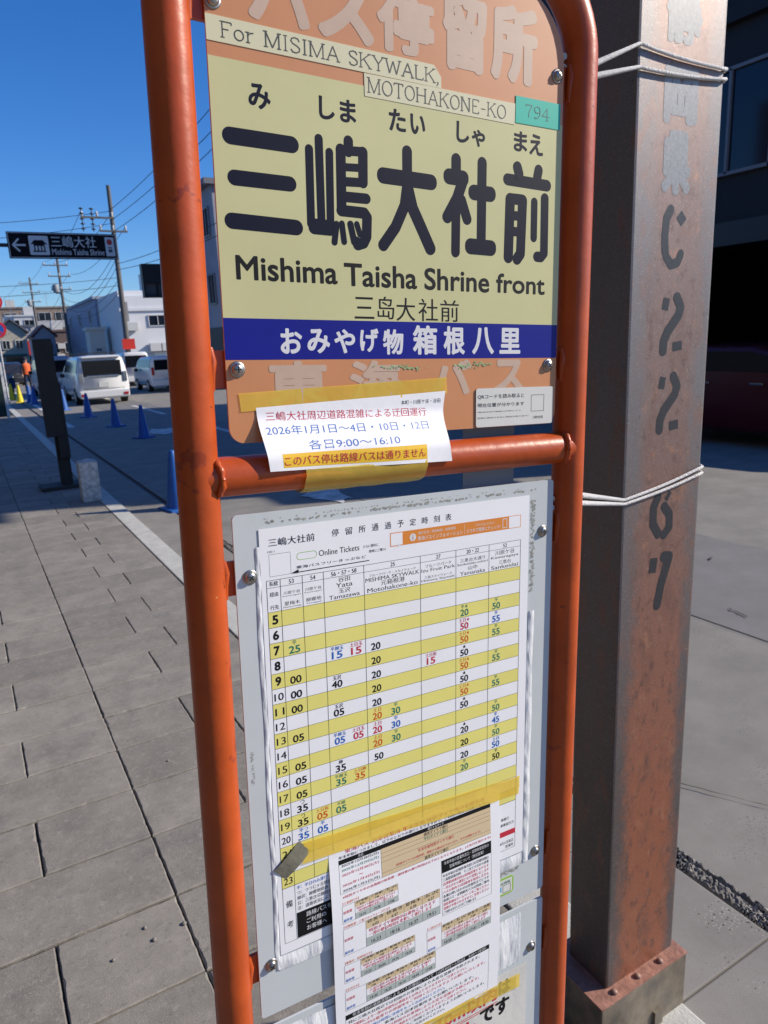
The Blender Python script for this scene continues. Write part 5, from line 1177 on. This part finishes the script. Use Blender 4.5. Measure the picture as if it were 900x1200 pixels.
for sx in (-.62, .62): b.tube([(sx, .5, 1.80), (sx, 2.7, 1.80)], .018, 8); [b.tube([(sx, yy, 1.66), (sx, yy, 1.80)], .016, 6) for yy in (.7, 2.5)]
b.build('roof_rack', M_BLKP, e)
b = MB(); b.box((0, -.02, 1.0), (1.1, .03, .06), 0, .01); b.build('rear_trim', M_CHROME, e)
b = MB(); b.box((0, .0, 1.66), (1.3, .16, .05), 0, .015); b.build('spoiler', M_WCAR, e)
b = MB(); b.box((.12, -.03, 1.06), (.5, .02, .025), .0); b.build('wiper', M_BLKP, e)
for sx in (-.72, .72):
    b = MB(); b.box((sx, -.10, .36), (.16, .02, .09), 0, .01); b.build('reflector', M_TAIL, e)
b = MB(); b.box((0, -.012, .56), (1.42, .012, .012)); b.build('door_seam', M_BLKP, e)
p = gnd(190, 459, -.03); car('hatchback', 'white small car facing away beside the left orange pipe', 'car', (p[0] + .35, p[1], -.03), 0, M_WCAR, 3.6, 1.55, 1.55, .92, 'kei')
p = gnd(168, 453, -.03); car('delivery_car', 'white boxy car parked beyond the small white car near the pole foot', 'car', (p[0], p[1] + 1, -.03), 0, M_WCAR, 3.4, 1.48, 1.75, .95, 'kei')
p = gnd(70, 466, -.03); car('box_van', 'grey blue van without windows showing right of the dark signpost', 'van', (p[0] + .02, p[1], -.03), 0, M_GCAR, 3.4, 1.5, 1.75, 1.05, 'kei')
p = gnd(14, 453, -.03); car('dark_car', 'dark car with red tail lamps driving off at the far left', 'car', (p[0], p[1], -.03), 0, M_DCAR, 4.2, 1.68, 1.45, .86, 'car')
q = gnd(863, 447, .95); car('red_car', 'dark red car in the black garage shade behind the steel column', 'car', (q[0] + .86, q[1] + 2.1, -.03), math.pi, M_RCAR, 4.3, 1.7, 1.5, 1.03, 'car')

# scooter and guard
p = gnd(27, 464, -.03)
e = empty('scooter', (p[0] - .35, p[1] + .6, -.03), label='small dark motor scooter parked beside the guard in the orange vest', cat='scooter')
for yy in (0, 1.2):
    b = MB(); b.tube([(-.05, yy, .22), (.05, yy, .22)], .22, 20); w_ = b.build('wheel', M_TYRE, e); b = MB(); b.tube([(-.055, yy, .22), (.055, yy, .22)], .12, 16); b.build('rim', M_RIM, w_)
b = MB(); b.prism([(-.15, .35), (.5, .28), (.95, .30), (1.15, .75), (1.08, 1.0), (1.0, .95), (.95, .45), (.55, .42), (.5, .72), (-.2, .75)], 'x', -.14, .14); b.build('body', mat('scooter_blue', (.02, .05, .12), .3, coat=.5), e)
b = MB(); b.box((0, .15, .79), (.26, .66, .09), 0, .03); b.build('seat', M_BLKP, e)
b = MB(); b.tube([(-.33, 1.0, 1.02), (.33, 1.0, 1.02)], .018, 8); b.tube([(0, 1.05, .7), (0, 1.0, 1.02)], .03, 8); b.build('handlebar', M_BLKP, e)

def person(loc, rz):
    e = empty('person', loc, rz, 'person in dark blue clothes and an orange vest standing behind the cones', 'person')
    me = bpy.data.meshes.new('body')
    J = [((0, 0, .95), (.15, .11)), ((0, 0, 1.15), (.14, .10)), ((0, .0, 1.36), (.17, .11)), ((0, 0, 1.47), (.07, .065)), ((0, -.01, 1.53), (.055, .055)), ((0, -.01, 1.60), (.088, .10)), ((0, -.015, 1.68), (.085, .10)),
         ((.10, 0, .88), (.085, .085)), ((.11, -.02, .50), (.06, .062)), ((.12, 0, .09), (.042, .045)), ((.12, -.13, .03), (.035, .03)), ((-.10, 0, .88), (.085, .085)), ((-.12, .03, .50), (.06, .062)), ((-.13, .03, .09), (.042, .045)), ((-.13, -.10, .03), (.035, .03)),
         ((.20, 0, 1.38), (.06, .06)), ((.25, .0, 1.12), (.045, .045)), ((.24, -.16, .95), (.034, .034)), ((.23, -.23, .90), (.036, .025)), ((-.20, 0, 1.38), (.06, .06)), ((-.26, .02, 1.12), (.045, .045)), ((-.27, -.06, .88), (.034, .034)), ((-.27, -.08, .80), (.036, .025))]
    E_ = [(0, 1), (1, 2), (2, 3), (3, 4), (4, 5), (5, 6), (0, 7), (7, 8), (8, 9), (9, 10), (0, 11), (11, 12), (12, 13), (13, 14), (2, 15), (15, 16), (16, 17), (17, 18), (2, 19), (19, 20), (20, 21), (21, 22)]
    me.from_pydata([j[0] for j in J], E_, []); o = bpy.data.objects.new('body', me); COL.objects.link(o)
    sm = o.modifiers.new('s', 'SKIN'); o.modifiers.new('d', 'SUBSURF').levels = 2; o.modifiers['d'].render_levels = 2
    for k, (j, r_) in enumerate(J): me.skin_vertices[0].data[k].radius = r_; me.skin_vertices[0].data[k].use_root = (k == 0)
    dg = bpy.context.evaluated_depsgraph_get(); dg.update(); nm = bpy.data.meshes.new_from_object(o.evaluated_get(dg))
    bpy.data.objects.remove(o); o = bpy.data.objects.new('body', nm); COL.objects.link(o); o.parent = e
    for m in (mat('navy_cloth', (.018, .026, .05), .85), mat('skin_tone', (.48, .28, .20), .6), M_BLKP): nm.materials.append(m)
    for pl_ in nm.polygons:
        c = pl_.center; pl_.use_smooth = True
        pl_.material_index = 1 if c.z > 1.47 or (abs(c.x) > .19 and c.z < .95) else (2 if c.z < .08 else 0)
    b = MB(); b.lathe([(.175, .92), (.18, 1.0), (.175, 1.15), (.195, 1.32), (.17, 1.42), (.10, 1.46)], (0, 0, 0), 20); v = b.build('vest', mat('orange_vest', (.80, .14, .03), .7), e); v.scale = (1.08, .78, 1)
    b = MB(); b.lathe([(.104, 1.63), (.112, 1.66), (.10, 1.72), (.06, 1.76), (.01, 1.775)], (0, -.005, 0), 16); b.build('cap', mat('navy_cap', (.015, .02, .04), .8), e)
    return e
p = gnd(34, 461, -.03); person((p[0] + .05, p[1], -.03), R_(25))

# ------------------------------------------------------------------ utility poles and wires
M_POLE = mat('concrete_pole', (.13, .125, .12), .85, var=.15, vscale=4); M_WIRE = mat('black_wire', (.02, .02, .022), .6); M_INS = mat('insulator', (.5, .5, .5), .3)
def pole(label, x, y, h, arms, lean=0., extras=True):
    e = empty('utility_pole', (x, y, -.03), label=label, cat='utility pole', group='utility poles along the street')
    b = MB(); b.tube([(0, 0, 0), (lean * .5, 0, h * .5), (lean, 0, h)], [.155, .13, .10], 14); b.build('mast', M_POLE, e)
    for z, x0, x1 in arms:
        b = MB(); lx = lean * z / h; b.bx(lx + x0, lx + x1, -.12, -.04, z, z + .09); a = b.build('crossarm', M_POLE, e)
        for k in range(3):
            b = MB(); xx = lx + x0 + (x1 - x0) * (.04 + .9 * k / 2); b.lathe([(.03, 0), (.07, .05), (.04, .09), (.07, .13), (.04, .17), (.06, .22), (.02, .26)], (xx, -.08, z + .09), 10); b.build('insulator', M_INS, a)
    if extras:
        b = MB(); b.lathe([(.23, 0), (.25, .05), (.25, .62), (.20, .68), (.02, .70)], (lean * .7 - .42, 0, h * .70), 16); b.build('transformer', mat('transformer_grey', (.26, .27, .28), .6), e)
        b = MB(); b.tube([(lean * .7 - .5, 0, h * .695), (lean * .7 + .1, 0, h * .695)], .04, 8); b.build('bracket', M_POLE, e)
    b = MB(); b.bx(.14, .26, -.09, .09, h * .33, h * .43); b.build('junction_box', mat('junction_grey', (.3, .3, .31), .6), e)
    return e
p1 = pole('tallest near utility pole leaning beside the guide sign and the white building', 8.1, 41.5, 10.2, [(8.55, -1.55, .1), (7.9, -.7, .7)], 0.05, False)
p2 = pole('second utility pole with a transformer between the signpost and the near pole', 8.75, 70, 10.0, [(9.2, -1.2, .8), (8.3, -.9, .9), (7.2, -.8, .8)])
p3 = pole('third utility pole further along, above the signpost', 9.1, 100, 11.0, [(10.2, -1.2, .9), (9.2, -1., 1.), (8.1, -.9, .9)], 0., True)
p4 = pole('slim far utility pole near the left edge beyond the round signs', 5.2, 128, 9.6, [(9.0, -1., 1.), (8.2, -.9, .9)], 0., False)
# insulator cluster hanging at the end of the near pole's arm
b = MB()
for dx in (-1.45, -.95): 
    for dz in (-.62, -.38, -.14, .12, .36): b.lathe([(.03, 0), (.13, .04), (.03, .10)], (dx, -.08, 8.6 + dz), 10)
    b.tube([(dx, -.08, 7.9), (dx, -.08, 9.05)], .025, 8)
b.build('insulator_stack', mat('dark_insulator', (.04, .045, .05), .4), p1)
b = MB(); b.bx(-.28, .38, -.22, -.16, 1.9, 2.45); b.build('red_sign', mat('red_plate', (.55, .03, .02), .5), p1)
def wire(label, a, c, sag, rad=.014):
    a, c = Vector(a), Vector(c); n = 18; o = (a + c) / 2
    b = MB(); b.tube([a.lerp(c, t) - o - Vector((0, 0, 4 * sag * t * (1 - t))) for t in np.linspace(0, 1, n + 1)], rad, 6)
    x = b.build('power_line', M_WIRE); x.location = o; tag(x, label, 'power line', 'overhead power lines')
WL = 'thin overhead power line strung between the utility poles in the blue sky'
P1, P2, P3, P4 = (8.1, 41.4), (8.75, 69.9), (9.1, 99.9), (5.2, 127.9)
for (A, za_, dxa), (Bp, zb2, dxb), sag in ((((P1), 8.8, -1.5), ((P2), 9.5, -1.1), .6), (((P1), 8.8, 0), ((P2), 9.5, 0), .6), ((P1, 8.1, .6), (P2, 8.5, .8), .7), ((P2, 9.5, -1.1), (P3, 10.5, -1.1), .7), ((P2, 8.5, .8), (P3, 9.5, .9), .7), ((P3, 10.5, -1.1), (P4, 9.2, -.9), .8), ((P3, 9.5, .9), (P4, 8.4, .8), .8),
                                     ((P1, 6.6, 0), (P2, 6.6, 0), 1.2), ((P1, 6.2, 0), (P2, 6.1, 0), 1.1), ((P2, 6.4, 0), (P3, 6.4, 0), 1.2)):
    wire(WL, (A[0] + dxa, A[1], za_), (Bp[0] + dxb, Bp[1], zb2), sag)
WN_ = 'overhead power line rising from the near utility pole towards the orange sign frame'
for dxa, za_, x, y, z in ((-.1, 8.9, 9.3, 20., 10.6), (-.1, 8.4, 9.3, 18., 9.9), (0, 7.9, 9.0, 19., 9.1), (0, 6.3, 9.4, 20., 6.6), (0, 6.0, 9.4, 20., 6.1)):
    wire(WN_, (8.1 + dxa, 41.4, za_), (x, y, z), .35)
for dz, sag in ((5.6, 1.0), (5.0, .9), (7.0, 1.1)): wire(WL, (8.15, 41.4, dz), (8.8, 69.9, dz + .2), sag); wire(WL, (8.8, 69.9, dz + .2), (9.1, 99.9, dz), sag)
WX_ = 'overhead power line crossing the street to the left above the guide sign'
for za_, x, y, z in ((8.9, -9, 44, 8.2), (8.3, -9, 46, 7.5), (5.6, -9, 36, 5.2), (5.2, -9, 40, 4.9)): wire(WX_, (8.1, 41.4, za_), (x, y, z), .5)
